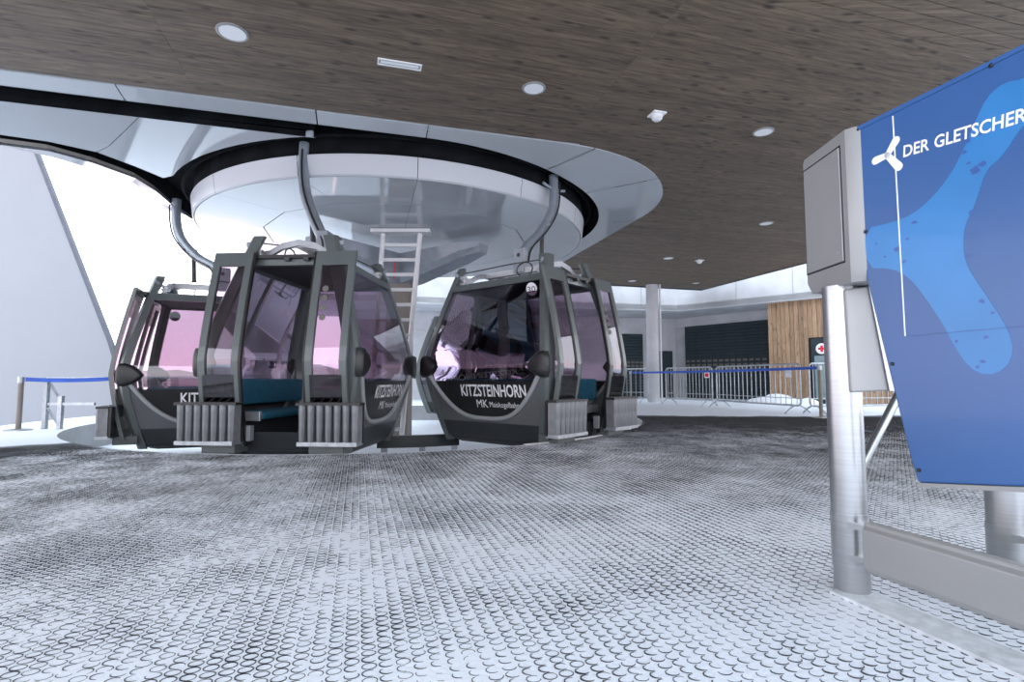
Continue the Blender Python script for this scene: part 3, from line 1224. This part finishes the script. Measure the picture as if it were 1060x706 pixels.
    for y0, y1 in ((-1, -.03), (.03, 1)):
        zs = [.62 + (ZT - .06 - .62) * j / 10 for j in range(11)]
        mb = MB()
        mb.strip([(-(ab(z)[1] - .03), y0 * (ab(z)[0] - .14), z) for z in zs], [(-(ab(z)[1] - .03), y1 * (ab(z)[0] - .14), z) for z in zs])
        mb.build('side_window', M_GLASS, root, smooth=0.6)
    zs = [.02 + (ZT - .04) * j / 10 for j in range(11)]
    MB().strip([(-(ab(z)[1]) - .0, -.03, z) for z in zs], [(-(ab(z)[1]), .03, z) for z in zs], (.05, 0, 0)).build('mullion', M_FRAME, root)
    for sx in (1, -1):
        a, b = ab(ZT)
        x0, x1 = sorted((sx * (b - .06), sx * (b + .015)))
        MB().box(x0, x1, -a + .14, a - .14, ZT - .07, ZT + .02).build('roof_beam', M_FRAME, root)
    # roof
    a, b = ab(ZT)
    mb = MB()
    mb.box(-b + .04, b - .04, -a + .04, a - .04, ZT - .03, ZT + .035)
    mb.build('roof', M_FRAME, root, bevel=.015)
    MB().box(-b + .08, b - .08, -a + .08, a - .08, ZT - .05, ZT - .032).build('headliner', M_INNER, root)
    # door rail above the entrance with rollers
    dr = MB().box(b - .02, b + .08, -.62, .62, ZT + .0, ZT + .035).build('door_rail', M_BLACK, root)
    for y in (-.62, -.45, .0, .22, .45, .62):
        MB().box(b + .02, b + .08, y - .03, y + .03, ZT - .03, ZT + .0).build('roller', M_SKIRT, dr)
    # opened doors, each with its ski rack
    for sy in (1, -1):
        y0, y1 = .36, .80

        def D(y, z, off):
            return (ab(z)[1] + off + .05, sy * y, z)
        zs = [.04 + (ZT + .06 - .04) * j / 14 for j in range(15)]
        fb = MB()
        for (ya, yb) in ((y0, y0 + .075), (y1 - .075, y1)):
            fb.strip([D(ya, z, .07) for z in zs], [D(yb, z, .07) for z in zs], (-.045, 0, 0))
        for (za, zb_) in ((ZT - .10, ZT + .06), (.04, .16)):
            zz = [za + (zb_ - za) * j / 3 for j in range(4)]
            fb.strip([D(y0 + .07, z, .069) for z in zz], [D(y1 - .07, z, .069) for z in zz], (-.043, 0, 0))
        dfr = fb.build('door', M_FRAME, root)
        zz = [.74 + (ZT - .09 - .74) * j / 10 for j in range(11)]
        MB().strip([D(y0 + .07, z, .05) for z in zz], [D(y1 - .07, z, .05) for z in zz]).build('door_window', M_GLASS, dfr, smooth=0.6)
        zz = [.15 + (.80 - .15) * j / 6 for j in range(7)]
        MB().strip([D(y0 + .05, z, .075) for z in zz], [D(y1 - .05, z, .075) for z in zz], (-.006, 0, 0)).build('lower_pane', M_GLASSD, dfr, smooth=0.6)
        # black rubber edge of the door
        zz = zs
        MB().strip([D(y0 - .025, z, .068) for z in zz], [D(y0, z, .068) for z in zz], (-.04, 0, 0)).build('rubber_edge', M_BLACK, dfr)
        # round stickers
        if sy > 0:
            for k in range(4):
                z = 1.72 - .105 * k
                Mst = Matrix.Translation(Vector(D(y0 + .14, z, .054))) @ Matrix.Rotation(PI / 2 - .2, 4, 'Y')
                MB().lathe([(.035, 0), (.035, .003)], 16, Mst).build('sticker', M_PANE, dfr)
        # ski rack
        rk = MB()
        xr = ab(.3)[1] + .16
        ya, yb = .33, .97
        rk.box(xr - .03, xr, *(sorted((sy * ya, sy * yb))), .10, .50)
        rack = rk.build('ski_rack', M_BLACK, root)
        tp = MB()
        for (xa, xb) in ((xr, xr + .02), (xr + .12, xr + .145)):
            tp.box(xa, xb, *(sorted((sy * (ya - .015), sy * (yb + .015)))), .485, .515)
        nsl = 7
        for k in range(nsl + 1):
            yc = ya + (yb - ya) * k / nsl
            tp.box(xr + .015, xr + .125, *(sorted((sy * (yc - .012), sy * (yc + .012)))), .487, .513)
        tp.build('rack_frame', M_BLACK, rack)
        chm = MB()
        wv = (yb - ya) / nsl
        h0, h1 = .12, .49
        chm.add([(xr + .01, -wv * .46, h0), (xr + .12, -wv * .30, h0), (xr + .12, wv * .30, h0), (xr + .01, wv * .46, h0), (xr + .01, -wv * .46, h1), (xr + .125, -wv * .40, h1), (xr + .125, wv * .40, h1), (xr + .01, wv * .46, h1),
                 (xr + .145, -wv * .10, h0), (xr + .145, wv * .10, h0), (xr + .155, -wv * .14, h1), (xr + .155, wv * .14, h1)],
                [(0, 4, 5, 1), (1, 5, 10, 8), (8, 10, 11, 9), (9, 11, 6, 2), (2, 6, 7, 3), (3, 7, 4, 0)])
        cme = chm.mesh('ski_channel', M_RACK)
        for k in range(nsl):
            o = bpy.data.objects.new('ski_channel', cme)
            COL.objects.link(o)
            o.parent = rack
            o.location = (0, sy * (ya + wv * (k + .5)), 0)
        MB().box(xr - .03, xr + .15, *(sorted((sy * (ya + .01), sy * (yb - .01)))), .08, .12).build('rack_base', M_GALV, rack)
        # bracket between door and sill
        MB().box(ab(.2)[1] - .10, xr, *(sorted((sy * .40, sy * .76))), -.02, .09).build('door_foot', M_FRAME, root)
        MB().box(ab(.2)[1] + .02, ab(.2)[1] + .09, *(sorted((sy * .29, sy * .36))), .10, .26).build('door_lock', M_ALU, root)
    # roof frame: arched side members, cross members, dampers
    for sx in (1, -1):
        x = sx * .66
        pth = [(x, -.50, ZT + .10), (x, -.34, ZT + .12), (x, -.20, ZT + .20), (x, 0, ZT + .24), (x, .20, ZT + .20), (x, .34, ZT + .12), (x, .50, ZT + .10)]
        fr = MB()
        fr.strip([(p[0], p[1], p[2] + .035) for p in pth], [(p[0], p[1], p[2] - .035) for p in pth], (.05 * sx, 0, 0))
        fr.build('roof_frame', M_ALU, root)
        for sy in (1, -1):
            M0 = Matrix.Translation((sx * .70, sy * .47, ZT + .03))
            dm = MB().lathe([(.045, 0), (.045, .02), (.03, .025), (.03, .05), (.048, .055), (.048, .075), (.03, .08), (.03, .10), (.045, .105), (.045, .13)], 12, M0)
            dm.build('damper', M_GALV, root, smooth=0.5)
            MB().strip([(sx * .70, sy * .44, ZT + .15), (sx * .80, sy * .50, ZH - .06)], [(sx * .70, sy * .50, ZT + .15), (sx * .80, sy * .57, ZH - .06)], (0, 0, -.05)).build('damper_bracket', M_HANGER, root)
    MB().box(-.68, .68, -.05, .05, ZT + .19, ZT + .27).build('roof_frame', M_ALU, root)
    # stay cables
    cb = MB()
    a, b = ab(ZH - .05)
    for sy in (1, -1):
        cb.tube([(-b + .1, sy * (a - .1), ZH - .06), (0, sy * .12, ZT + .33), (b - .1, sy * (a - .1), ZH - .06)], .008, 5)
    cb.build('stay_cable', M_BLACK, root)
    lp = []
    for i in range(13):
        t = 2 * PI * i / 12
        lp.append((.30 + .14 * math.cos(t), -.30, ZT + .17 + .10 * math.sin(t)))
    MB().tube(lp, .009, 5).build('cable_loop', M_BLACK, root)
    return root


def hanger(root, path_w, top):
    """path in world coordinates, made local to the cabin"""
    Mi = (Matrix.Translation(root.location) @ Matrix.Rotation(root.rotation_euler[2], 4, 'Z')).inverted()
    P = [Mi @ Vector(p) for p in path_w]
    # smooth (Catmull-Rom)
    Q = []
    for i in range(len(P) - 1):
        p0, p1, p2, p3 = P[max(i - 1, 0)], P[i], P[i + 1], P[min(i + 2, len(P) - 1)]
        for k in range(5):
            t = k / 5
            Q.append(0.5 * ((2 * p1) + (p2 - p0) * t + (2 * p0 - 5 * p1 + 4 * p2 - p3) * t * t + (3 * p1 - p0 - 3 * p2 + p3) * t ** 3))
    Q.append(P[-1])
    h = MB().tube(Q, .075, 8).build('hanger_arm', M_HANGER, root, smooth=0.8)
    MB().box(-.10, .10, -.07, .07, ZT + .20, ZT + .56).build('hanger_head', M_HANGER, root, bevel=.012)
    MB().tube([(0, -.075, ZT + .46), (0, .075, ZT + .46)], .03, 10).build('hanger_pin', M_BLACK, root)
    off = Vector((0.10, .02, 0))
    MB().tube([p + off for p in Q[2:]], .014, 5).build('hanger_cable', M_BLACK, root)
    i = len(Q) // 2
    MB().tube([Q[i] + Vector((-.05, 0, -.02)), Q[i] + Vector((-.08, .02, -.55))], .035, 8).build('damper_rod', M_SKIRT, root)
    MB().tube([Q[i] + Vector((-.10, 0, 0)), Q[i] + Vector((.10, 0, 0))], .03, 6).build('clamp', M_HANGER, root)
    j = 3
    MB().tube([Q[j] + Vector((-.02, -.26, .02)), Q[j] + Vector((0, -.1, -.02)), Q[j] + Vector((0, .1, -.02)), Q[j] + Vector((.02, .26, .02))], .022, 6).build('guide_fork', M_HANGER, root)


proto = make_cabin('gondola_cabin')
specs = [
    (0.138, 7.70, 0.0, -40.37, 'dark grey gondola cabin numbered 30, right of the ladder'),
    (-2.41, 6.80, 0.0, -94.33, 'nearest dark grey gondola cabin with wide open doors and blue seats, left of the ladder'),
    (-4.63, 8.50, -0.12, -157.66, 'leftmost dark grey gondola cabin, mountains showing through its window'),
    (-1.35, 14.45, 0.0, 76.0, 'distant gondola cabin on the far side of the turning disc behind the others'),
]
cabs = []
trees = [proto] + [copy_tree(proto) for _ in specs[1:]]
for r, (x, y, z, th, lab) in zip(trees, specs):
    r.location = (x, y, z)
    r.rotation_euler = (0, 0, math.radians(th))
    tag(r, lab, 'gondola', 'gondola cabins')
    cabs.append(r)
# hangers, from the slot down to the roof
top0 = Vector((0.66, 8.32, 3.98))
hanger(cabs[0], [top0, (0.66, 8.28, 3.62), (0.60, 8.18, 3.30), (0.42, 7.95, 2.95), (0.20, 7.74, 2.66), (0.15, 7.70, 2.45)], top0)
hanger(cabs[1], [(-2.84, 7.14, 3.98), (-2.84, 7.12, 3.60), (-2.76, 7.02, 3.22), (-2.60, 6.90, 2.86), (-2.44, 6.81, 2.56), (-2.41, 6.80, 2.42)], None)
hanger(cabs[2], [(-6.02, 9.42, 3.98), (-6.00, 9.40, 3.62), (-5.80, 9.24, 3.22), (-5.30, 8.92, 2.80), (-4.78, 8.58, 2.54), (-4.66, 8.52, 2.32)], None)
hanger(cabs[3], [(-1.35, 14.6, 3.98), (-1.35, 14.7, 3.5), (-1.35, 14.7, 3.0), (-1.35, 14.45, 2.42)], None)
# number plate of cabin 30, vent discs of the left cabin
a_, b_ = ab(1.90)
Mn = Matrix.Translation((b_ - .25, -(a_ - .012), 1.90)) @ Matrix.Rotation(PI / 2 + .22, 4, 'X')
nd = MB().lathe([(.085, 0), (.085, .006)], 28, Mn).build('number_disc', M_WHITE, cabs[0])
nd['label'] = 'white disc with the number 30'
me = text_mesh('30', .11, M_BLACK, 'number', lambda x, y: Mn @ Vector((x - .062, y - .04, .0075)), width=.125)
o = bpy.data.objects.new('number', me)
COL.objects.link(o)
o.parent = nd
a_, b_ = ab(1.78)
MB().lathe([(.07, 0), (.07, .008), (.045, .009), (.04, .004)], 20, Matrix.Translation((.52, a_ - .012, 1.78)) @ Matrix.Rotation(-PI / 2 - .2, 4, 'X')).build('vent_disc', M_PANEL, cabs[2])

# ================================================================= ACCESS GATE ON THE RIGHT
gate = empty('access_gate', (1.24, 1.98, 0))
tag(gate, 'steel access gate with blue printed wing panel and grey control box', 'gate')
GI = Matrix.Translation((-1.24, -1.98, 0))


def gl_(p):
    return GI @ Vector(p)


P0 = Vector((1.19, 1.82, 0))
DG = Vector((.28, -.96, 0)).normalized()
NG = Vector((-.96, -.28, 0)).normalized()     # towards the viewer


def pnl(t, z, off=0.0):
    return gl_(P0 + DG * t + NG * off + Vector((0, 0, z)))


def post(x, y, r, z1, nm='post'):
    c = gl_((x, y, 0))
    o = MB().lathe([(r, 0), (r, z1)], 28, Matrix.Translation(c)).build(nm, M_STEEL, gate, smooth=0.8)
    MB().lathe([(r + .003, .098), (r + .003, .280)], 28, Matrix.Translation(c)).build('collar', M_STEEL, o, smooth=0.8)
    # bracket holding the beam
    for z in (.245, .135):
        Mb = Matrix.Translation(c + Vector((0, 0, z))) @ Matrix.Rotation(math.atan2(DG.y, DG.x), 4, 'Z')
        b = MB()
        b.add([Mb @ Vector(q) for q in ((r * .6, -r * .9, -.014), (r + .05, -r * .35, -.004), (r + .05, -r * .35, .004), (r * .6, -r * .9, .014), (r * .6, r * .9, -.014), (r + .05, r * .35, -.004), (r + .05, r * .35, .004), (r * .6, r * .9, .014))],
              [(0, 1, 2, 3), (7, 6, 5, 4), (0, 4, 5, 1), (3, 2, 6, 7), (1, 5, 6, 2), (0, 3, 7, 4)])
        b.build('bracket', M_STEEL, o)
    return o


post(1.205, 1.955, .057, 1.09)
post(1.635, 1.80, .060, 0.62)
# floor strip and rail beam
MB().prism([(-.14, .07), (1.2, .07), (1.2, -.06), (-.14, -.06)], lambda a, b, t: pnl(a, t, b - .035), 0.0, .012).build('base_plate', M_SNOWY, gate)
for st_ in (0,):
    b = MB()
    prof = [(0.0, .105), (.02, .115), (.026, .13), (.026, .25), (.014, .262), (.014, .274), (-.016, .274), (-.016, .105)]
    A = [pnl(-.02, z, o_ - .01) for o_, z in prof]
    B = [pnl(1.2, z, o_ - .01) for o_, z in prof]
    n = len(prof)
    fs = [tuple(range(n)), tuple(range(n, 2 * n))[::-1]]
    for i in range(n):
        j = (i + 1) % n
        fs.append((i, j, j + n, i + n))
    b.add(A + B, fs)
    b.build('rail_beam', M_GREYBOX, gate, bevel=.004)
b = MB()
b.box(.0, .9, -.015, .015, .105, .265, Matrix.Translation(gl_((1.70, 1.77, 0))) @ Matrix.Rotation(math.atan2(DG.y, DG.x), 4, 'Z'))
b.build('rail_beam', M_GREYBOX, gate)
# blue wing panel
outl = [(0.0, 1.623), (0.52, 1.620), (0.98, 1.617), (0.98, 0.55), (0.70, 0.505), (0.439, 0.476), (0.166, 0.437), (0.148, 0.50), (0.029, 1.085), (0.012, 1.423)]
bp_ = MB().prism(outl, lambda a, b, t: pnl(a, b, t), -.022, 0.0).build('wing_panel', M_BLUE, gate, bevel=.006)
lipb = MB()
lipb.prism([(0.17, 0.437), (0.98, 0.550), (0.98, 0.535), (0.17, 0.425)], lambda a, b, t: pnl(a, b, t), -.04, 0.002)
lipb.build('bottom_lip', M_GREYBOX, bp_)
lpe = MB()
lpe.prism([(0.0, 1.623), (0.98, 1.617), (0.98, 1.603), (0.004, 1.609)], lambda a, b, t: pnl(a, b, t), 0.0, .003)
lpe.build('folded_edge', M_BLUE, bp_)
blob = [(0.5, 1.528), (0.457, 1.544), (0.415, 1.526), (0.383, 1.472), (0.355, 1.415), (0.313, 1.347), (0.256, 1.294), (0.196, 1.262), (0.133, 1.255), (0.03, 1.262), (0.034, 1.124), (0.119, 1.108), (0.173, 1.069), (0.214, 1.008), (0.27, 0.905), (0.295, 0.841), (0.33, 0.782), (0.372, 0.76), (0.416, 0.778), (0.438, 0.823), (0.429, 0.88), (0.393, 0.96), (0.354, 1.035), (0.337, 1.08), (0.332, 1.128), (0.339, 1.185), (0.371, 1.242), (0.401, 1.324), (0.441, 1.346), (0.493, 1.412), (0.56, 1.46), (0.60, 1.50), (0.57, 1.535)]


def chaikin(P):
    Q = []
    for i in range(len(P)):
        a, b = Vector(P[i]), Vector(P[(i + 1) % len(P)])
        Q += [a * .75 + b * .25, a * .25 + b * .75]
    return [tuple(v) for v in Q]


bl2 = chaikin(blob)
MB().prism(bl2, lambda a, b, t: pnl(a, b, t), .0004, .0008).build('emblem_print', M_CYAN, bp_)
random.seed(21)
for (t, z, r) in ((.360, 1.425, .012), (.352, 1.395, .010), (.395, 1.43, .008), (.360, 1.36, .007), (.375, 1.335, .016), (.392, 1.345, .012), (.20, 1.235, .010), (.14, 1.165, .013), (.10, 1.15, .007), (.175, 1.19, .006), (.375, .865, .008), (.395, .93, .007), (.372, .965, .009), (.365, .80, .008), (.35, .785, .007), (.30, .86, .006), (.345, 1.10, .010), (.36, 1.22, .012), (.16, 1.12, .008), (.07, 1.20, .006)):
    pl_ = []
    for k in range(9):
        a = 2 * PI * k / 9
        rr = r * random.uniform(.55, 1.15)
        pl_.append((t + rr * math.cos(a), z + rr * .7 * math.sin(a)))
    MB().prism(pl_, lambda a, b, q_: pnl(a, b, q_), .0009, .0012).build('speckle_print', M_NAVY, bp_)
# white three armed mark
for (a1, z1) in ((.163, 1.525), (.071, 1.478), (.167, 1.418)):
    c0 = Vector((.124, 1.480))
    c1 = Vector((a1, z1))
    dv = (c1 - c0).normalized()
    nv = Vector((-dv.y, dv.x))
    pl_ = []
    for k in range(7):
        a = PI / 2 - PI * k / 6
        pl_.append(tuple(c1 - dv * .012 + nv * .0135 * math.sin(a) + dv * .0135 * math.cos(a)))
    pl_ += [tuple(c0 - nv * .009 - dv * .006), tuple(c0 + nv * .009 - dv * .006)]
    MB().prism(pl_, lambda a, b, q_: pnl(a, b, q_), .0010, .0014).build('logo_print', M_WHITE, bp_)
me = text_mesh('DER', .052, M_WHITE, 'lettering', lambda x, y: pnl(.176 + x, 1.452 - x * .115 + y, .0016), bold=.0010, width=.080, shear=.12)
o = bpy.data.objects.new('lettering', me); COL.objects.link(o); o.parent = bp_
me = text_mesh('GLETSCHER', .052, M_WHITE, 'lettering', lambda x, y: pnl(.272 + x, 1.441 - x * .105 + y, .0016), bold=.0010, width=.228, shear=.12)
o = bpy.data.objects.new('lettering', me); COL.objects.link(o); o.parent = bp_
ln = MB()
ln.prism([(.1475, 1.60), (.1510, 1.60), (.1535, .886), (.1500, .886)], lambda a, b, t: pnl(a, b, t), .0002, .0018)
ln.build('vertical_line', M_WHITE, bp_)
ln = MB()
ln.prism([(.150, .886), (.98, .892), (.98, .8905), (.150, .8845)], lambda a, b, t: pnl(a, b, t), .0002, .0018)
ln.build('panel_seam', M_NAVY, bp_)
for (t, z) in ((.024, 1.61), (.035, 1.25), (.105, .80), (.172, .475), (.43, 1.606)):
    c = pnl(t, z, 0)
    Mb = Matrix.Translation(c) @ NG.to_track_quat('Z', 'Y').to_matrix().to_4x4()
    MB().lathe([(.006, 0), (.006, .004), (.003, .006)], 10, Mb).build('bolt', M_BLACK, bp_)
# control box above the post
bx = MB()
c = .022
x0, x1, y0, y1 = 1.165, 1.335, 1.80, 2.10
plan = [(x0 + .008, y1), (x0, y1 - .01), (x0, y0 + c), (x0 + c * .6, y0 + c * .15), (x0 + c * 1.6, y0 - .012), (x1, y0 - .012), (x1, y1)]
vs = []
for (z, k) in ((1.085, .90), (1.125, 1.0), (1.605, 1.0), (1.625, .97)):
    cx, cy = (x0 + x1) / 2, (y0 + y1) / 2
    for (x, y) in plan:
        vs.append(gl_((cx + (x - cx) * k, cy + (y - cy) * k, z)))
n = len(plan)
fs = [tuple(range(n))[::-1], tuple(range(3 * n, 4 * n))]
for r in range(3):
    for k in range(n):
        i, j = r * n + k, r * n + (k + 1) % n
        fs.append((i, j, j + n, i + n))
bx.add(vs, fs)
cb_ = bx.build('control_box', M_GREYBOX, gate, smooth=0.4)
MB().box(x0 - .004, x0 + .002, 1.855, 2.085, 1.165, 1.575, GI).build('access_door', M_GREYBOX, cb_, bevel=.003)
jt = MB()
for (ya, yb, za, zb_) in ((1.849, 1.855, 1.159, 1.581), (2.085, 2.091, 1.159, 1.581), (1.849, 2.091, 1.159, 1.165), (1.849, 2.091, 1.575, 1.581)):
    jt.box(x0 - .0012, x0 + .001, ya, yb, za, zb_, GI)
jt.build('door_joint', M_DARKBACK, cb_)
for (y, z) in ((1.88, 1.55), (1.88, 1.20), (2.06, 1.55), (2.06, 1.20)):
    MB().lathe([(.006, -.008), (.006, .001)], 10, Matrix.Translation(gl_((x0 - .004, y, z))) @ Matrix.Rotation(-PI / 2, 4, 'Y')).build('lock', M_STEEL, cb_)
# lower side box with slanted edge
lb = MB()
pol = [(1.185, 1.07), (1.19, .705), (1.345, .712), (1.286, 1.085)]
lb.prism([(x, z) for x, z in pol], lambda a, b, t: gl_((a, 1.885 + t, b)), 0, .09)
sb = lb.build('side_box', M_GREYBOX, gate, bevel=.006)
lb = MB()
lb.prism([(1.345, .712), (1.286, 1.085), (1.262, 1.083), (1.318, .711)], lambda a, b, t: gl_((a, 1.878 + t, b)), 0, .012)
lb.build('edge_strip', M_STEEL, sb)
# diagonal strut behind
MB().tube([gl_((1.30, 2.03, .42)), gl_((1.55, 2.12, .74))], .016, 8).build('strut', M_STEEL, gate, smooth=0.8)

# ================================================================= BARRIERS
def round_rect(w, h, z0, r=.09, n=5):
    P = []
    for cx, cz, a0 in ((w / 2 - r, z0 + h - r, 0), (-w / 2 + r, z0 + h - r, PI / 2), (-w / 2 + r, z0 + r, PI), (w / 2 - r, z0 + r, 1.5 * PI)):
        for k in range(n):
            a = a0 + PI / 2 * k / (n - 1)
            P.append((cx + r * math.cos(a), 0, cz + r * math.sin(a)))
    P.append(P[0])
    return P


def barrier(a, b, nb, label, feet=True):
    a, b = Vector((*a, 0)), Vector((*b, 0))
    d = b - a
    w = d.length
    root = empty('crowd_barrier', (a + b) / 2, math.atan2(d.y, d.x))
    tag(root, label, 'barrier', 'crowd barriers')
    MB().tube(round_rect(w - .06, .92, .18), .021, 8, caps=False).build('frame', M_GALV, root, smooth=0.9)
    me = MB().tube([(0, 0, .19), (0, 0, 1.09)], .010, 6).mesh('bar', M_GALV, smooth=0.9)
    for i in range(nb):
        o = bpy.data.objects.new('bar', me)
        COL.objects.link(o)
        o.parent = root
        o.location = (-w / 2 + .06 + (w - .12) * (i + .5) / nb, 0, 0)
    MB().tube([(-w / 2 + .05, 0, .34), (w / 2 - .05, 0, .34)], .010, 6).build('lower_bar', M_GALV, root)
    for s in (-1, 1):
        x = s * (w / 2 - .14)
        MB().tube([(x, -.32, .014), (x, -.22, .10), (x, -.06, .19), (x, .06, .19), (x, .22, .10), (x, .32, .014)], .016, 6).build('foot', M_GALV, root, smooth=0.9)
    return root


barrier((3.45, 18.1), (4.35, 17.05), 7, 'galvanised crowd barrier behind cabin 30, farthest left in its row')
b1 = barrier((4.72, 16.55), (5.60, 14.98), 14, 'shorter galvanised crowd barrier next to the round column')
b2 = barrier((5.64, 14.86), (6.32, 11.75), 18, 'long galvanised crowd barrier in front of the roller shutter')
barrier((6.40, 11.62), (9.10, 12.35), 17, 'galvanised crowd barrier partly hidden behind the gate post')
MB().box(-.09, .09, -.035, -.03, .80, .98, Matrix.Translation((.72, 0, 0))).build('notice_plate', M_WHITE, b1)
MB().box(-.06, .06, -.04, -.035, .83, .93, Matrix.Translation((.72, 0, 0))).build('notice_print', M_RED, b1)
MB().box(-.09, .09, -.035, -.03, .80, .96, Matrix.Translation((1.25, 0, 0))).build('notice_plate', M_WHITE, b2)


def belt_post(x, y, h, label, z=0.0):
    r = empty('belt_post', (x, y, z))
    tag(r, label, 'post', 'belt posts')
    MB().lathe([(.17, 0), (.17, .015), (.05, .03)], 24).build('base', M_STEEL, r, smooth=0.5)
    MB().lathe([(.036, .02), (.036, h - .08)], 16).build('pole', M_COLUMN, r, smooth=0.8)
    MB().lathe([(.045, h - .09), (.045, h)], 16).build('head', M_GALV, r, smooth=0.8)
    return r


def belt(a, b, label, sag=.02, w=.06):
    a, b = Vector(a), Vector(b)
    A, B = [], []
    for i in range(13):
        t = i / 12
        p = a.lerp(b, t) - Vector((0, 0, sag * 4 * t * (1 - t)))
        A.append(p + Vector((0, 0, w / 2)))
        B.append(p - Vector((0, 0, w / 2)))
    o = MB().strip(A, B, (0.003, -.003, 0)).build('barrier_belt', M_TAPE)
    tag(o, label, 'belt', 'blue belts')
    return o


belt_post(6.10, 10.65, 1.03, 'slim belt post with steel head to the left of the gate post')
belt((6.08, 10.71, .985), (3.99, 18.0, .985), 'blue retractable belt stretched in front of the crowd barriers')
belt_post(3.98, 18.05, 1.03, 'belt post at the far end behind cabin 30')
belt_post(-7.32, 8.02, .79, 'slim belt post alone at the far left by the pale facade')
belt((-7.27, 8.03, .755), (-6.10, 8.20, .765), 'blue retractable belt at the far left in front of the pale facade')

# steel service frame at the far left
sf = empty('service_frame', (-7.0, 8.25, 0))
tag(sf, 'galvanised steel gate frame with diagonal braces at the far left', 'frame')
for x, h in ((-.13, .77), (.10, .50)):
    MB().box(x - .03, x + .03, -.03, .03, 0, h).build('upright', M_GALV, sf)
MB().box(-.13, .95, -.02, .02, .74, .79).build('top_rail', M_GALV, sf)
MB().box(-.11, .62, -.018, .018, .36, .40).build('middle_rail', M_GALV, sf)
MB().tube([(-.10, 0, .72), (.10, 0, .42)], .018, 6).build('brace', M_GALV, sf)
MB().tube([(-.10, 0, .32), (.10, 0, .02)], .018, 6).build('brace', M_GALV, sf)
MB().box(.90, .95, -.03, .03, 0, .78).build('upright', M_GALV, sf)

# round column at the back edge of the roof
cl = empty('roof_column', (4.74, 18.0, 0))
tag(cl, 'round pale concrete column under the far edge of the wooden ceiling', 'column')
MB().lathe([(.20, 0), (.20, ZC + .05)], 28).build('shaft', M_CONC, cl, smooth=0.8)
MB().tube([(.24, -.10, 0), (.24, -.10, ZC)], .03, 8).build('drain_pipe', M_WPLAST, cl, smooth=0.8)

# heap of snow by the wood clad wall
sh = MB()
n = 18
vs, fs = [], []
for i in range(n + 1):
    for j in range(n + 1):
        u, v = i / n * 2 - 1, j / n * 2 - 1
        rr = max(0, 1 - (u * u + v * v))
        h = .34 * rr ** .6 * (0.75 + .6 * noise.noise(Vector((u * 3, v * 3, 5.5))))
        P_ = Vector((8.25, 16.5, 0)) + Vector((.71, -.70, 0)) * u * 1.1 + Vector((.70, .71, 0)) * v * .5
        vs.append((P_.x, P_.y, max(0, h) - .01))
for i in range(n):
    for j in range(n):
        k = i * (n + 1) + j
        fs.append((k, k + 1, k + n + 2, k + n + 1))
sh.add(vs, fs)
tag(sh.build('snow_heap', M_SNOW, smooth=1.2), 'lumpy heap of shovelled snow behind the long crowd barrier', 'snow heap')

# small snow lump at the platform edge beside cabin 30
def lump(x, y, rx, ry, h, label, seed):
    mb = MB()
    n = 12
    vs, fs = [], []
    for i in range(n + 1):
        for j in range(n + 1):
            u, v = i / n * 2 - 1, j / n * 2 - 1
            rr = max(0, 1 - (u * u + v * v))
            vs.append((x + u * rx, y + v * ry, h * rr ** .5 * (1 + .7 * noise.noise(Vector((u * 2.2, v * 2.2, seed)))) - .004))
    for i in range(n):
        for j in range(n):
            k = i * (n + 1) + j
            fs.append((k, k + 1, k + n + 2, k + n + 1))
    mb.add(vs, fs)
    tag(mb.build('snow_lump', M_SNOW, smooth=1.2), label, 'snow')


lump(1.62, 8.25, .20, .16, .09, 'small lump of snow on the platform edge beside cabin 30', 2.2)

# ================================================================= CEILING FIXTURES
def downlight(x, y, r, label):
    root = empty('ceiling_downlight', (x, y, ZC))
    tag(root, label, 'ceiling light', 'ceiling downlights')
    MB().lathe([(r * .80, -.006), (r * .86, -.016), (r, -.010), (r, .004)], 32).build('ring', M_GREYBOX, root, smooth=0.5)
    MB().lathe([(r * .82, -.012), (r * .6, -.008), (r * .05, -.006)], 32).build('lens', M_LAMP, root, smooth=0.8)
    return root


downlight(-2.58, 4.73, .14, 'round ceiling downlight nearest the upper left corner')
downlight(0.24, 5.68, .13, 'round ceiling downlight near the middle of the ceiling, between lamp strip and detector')
downlight(3.25, 6.72, .13, 'round ceiling downlight above the grey control box')
downlight(5.21, 10.79, .14, 'round ceiling downlight farther back, left of the control box')
downlight(4.12, 13.94, .14, 'round ceiling downlight far back beside the small far detector')
downlight(3.90, 17.2, .14, 'round ceiling downlight above cabin 30 at the far ceiling edge')
downlight(6.10, 17.6, .12, 'round ceiling downlight close to the far ceiling corner')
ls = empty('lamp_strip', (-1.14, 5.23, ZC), A16)
tag(ls, 'short white rectangular lamp strip recessed in the wooden ceiling', 'ceiling light')
fm = MB()
fm.box(-.22, .22, -.055, -.04, -.014, .004)
fm.box(-.22, .22, .04, .055, -.014, .004)
fm.box(-.22, -.205, -.04, .04, -.014, .004)
fm.box(.205, .22, -.04, .04, -.014, .004)
fm.build('frame', M_WPLAST, ls)
MB().box(-.205, .205, -.04, .04, -.004, .003).build('recess', M_GREYBOX, ls)
MB().box(-.19, .19, -.018, .018, -.010, -.004).build('tube', M_LAMP, ls)


def detector(x, y, s, label):
    r = empty('smoke_detector', (x, y, ZC), A16)
    tag(r, label, 'detector', 'ceiling detectors')
    MB().box(-s, s, -s, s, -.02, 0.002).build('base', M_WPLAST, r, bevel=.005)
    MB().lathe([(s * .8, -.02), (s * .75, -.06), (s * .45, -.085), (s * .2, -.09)][::-1], 18).build('sensor_head', M_WPLAST, r, smooth=0.5)


detector(1.75, 6.26, .085, 'white ceiling detector between the two right downlights')
detector(5.04, 14.22, .09, 'small white detector far back on the wooden ceiling')
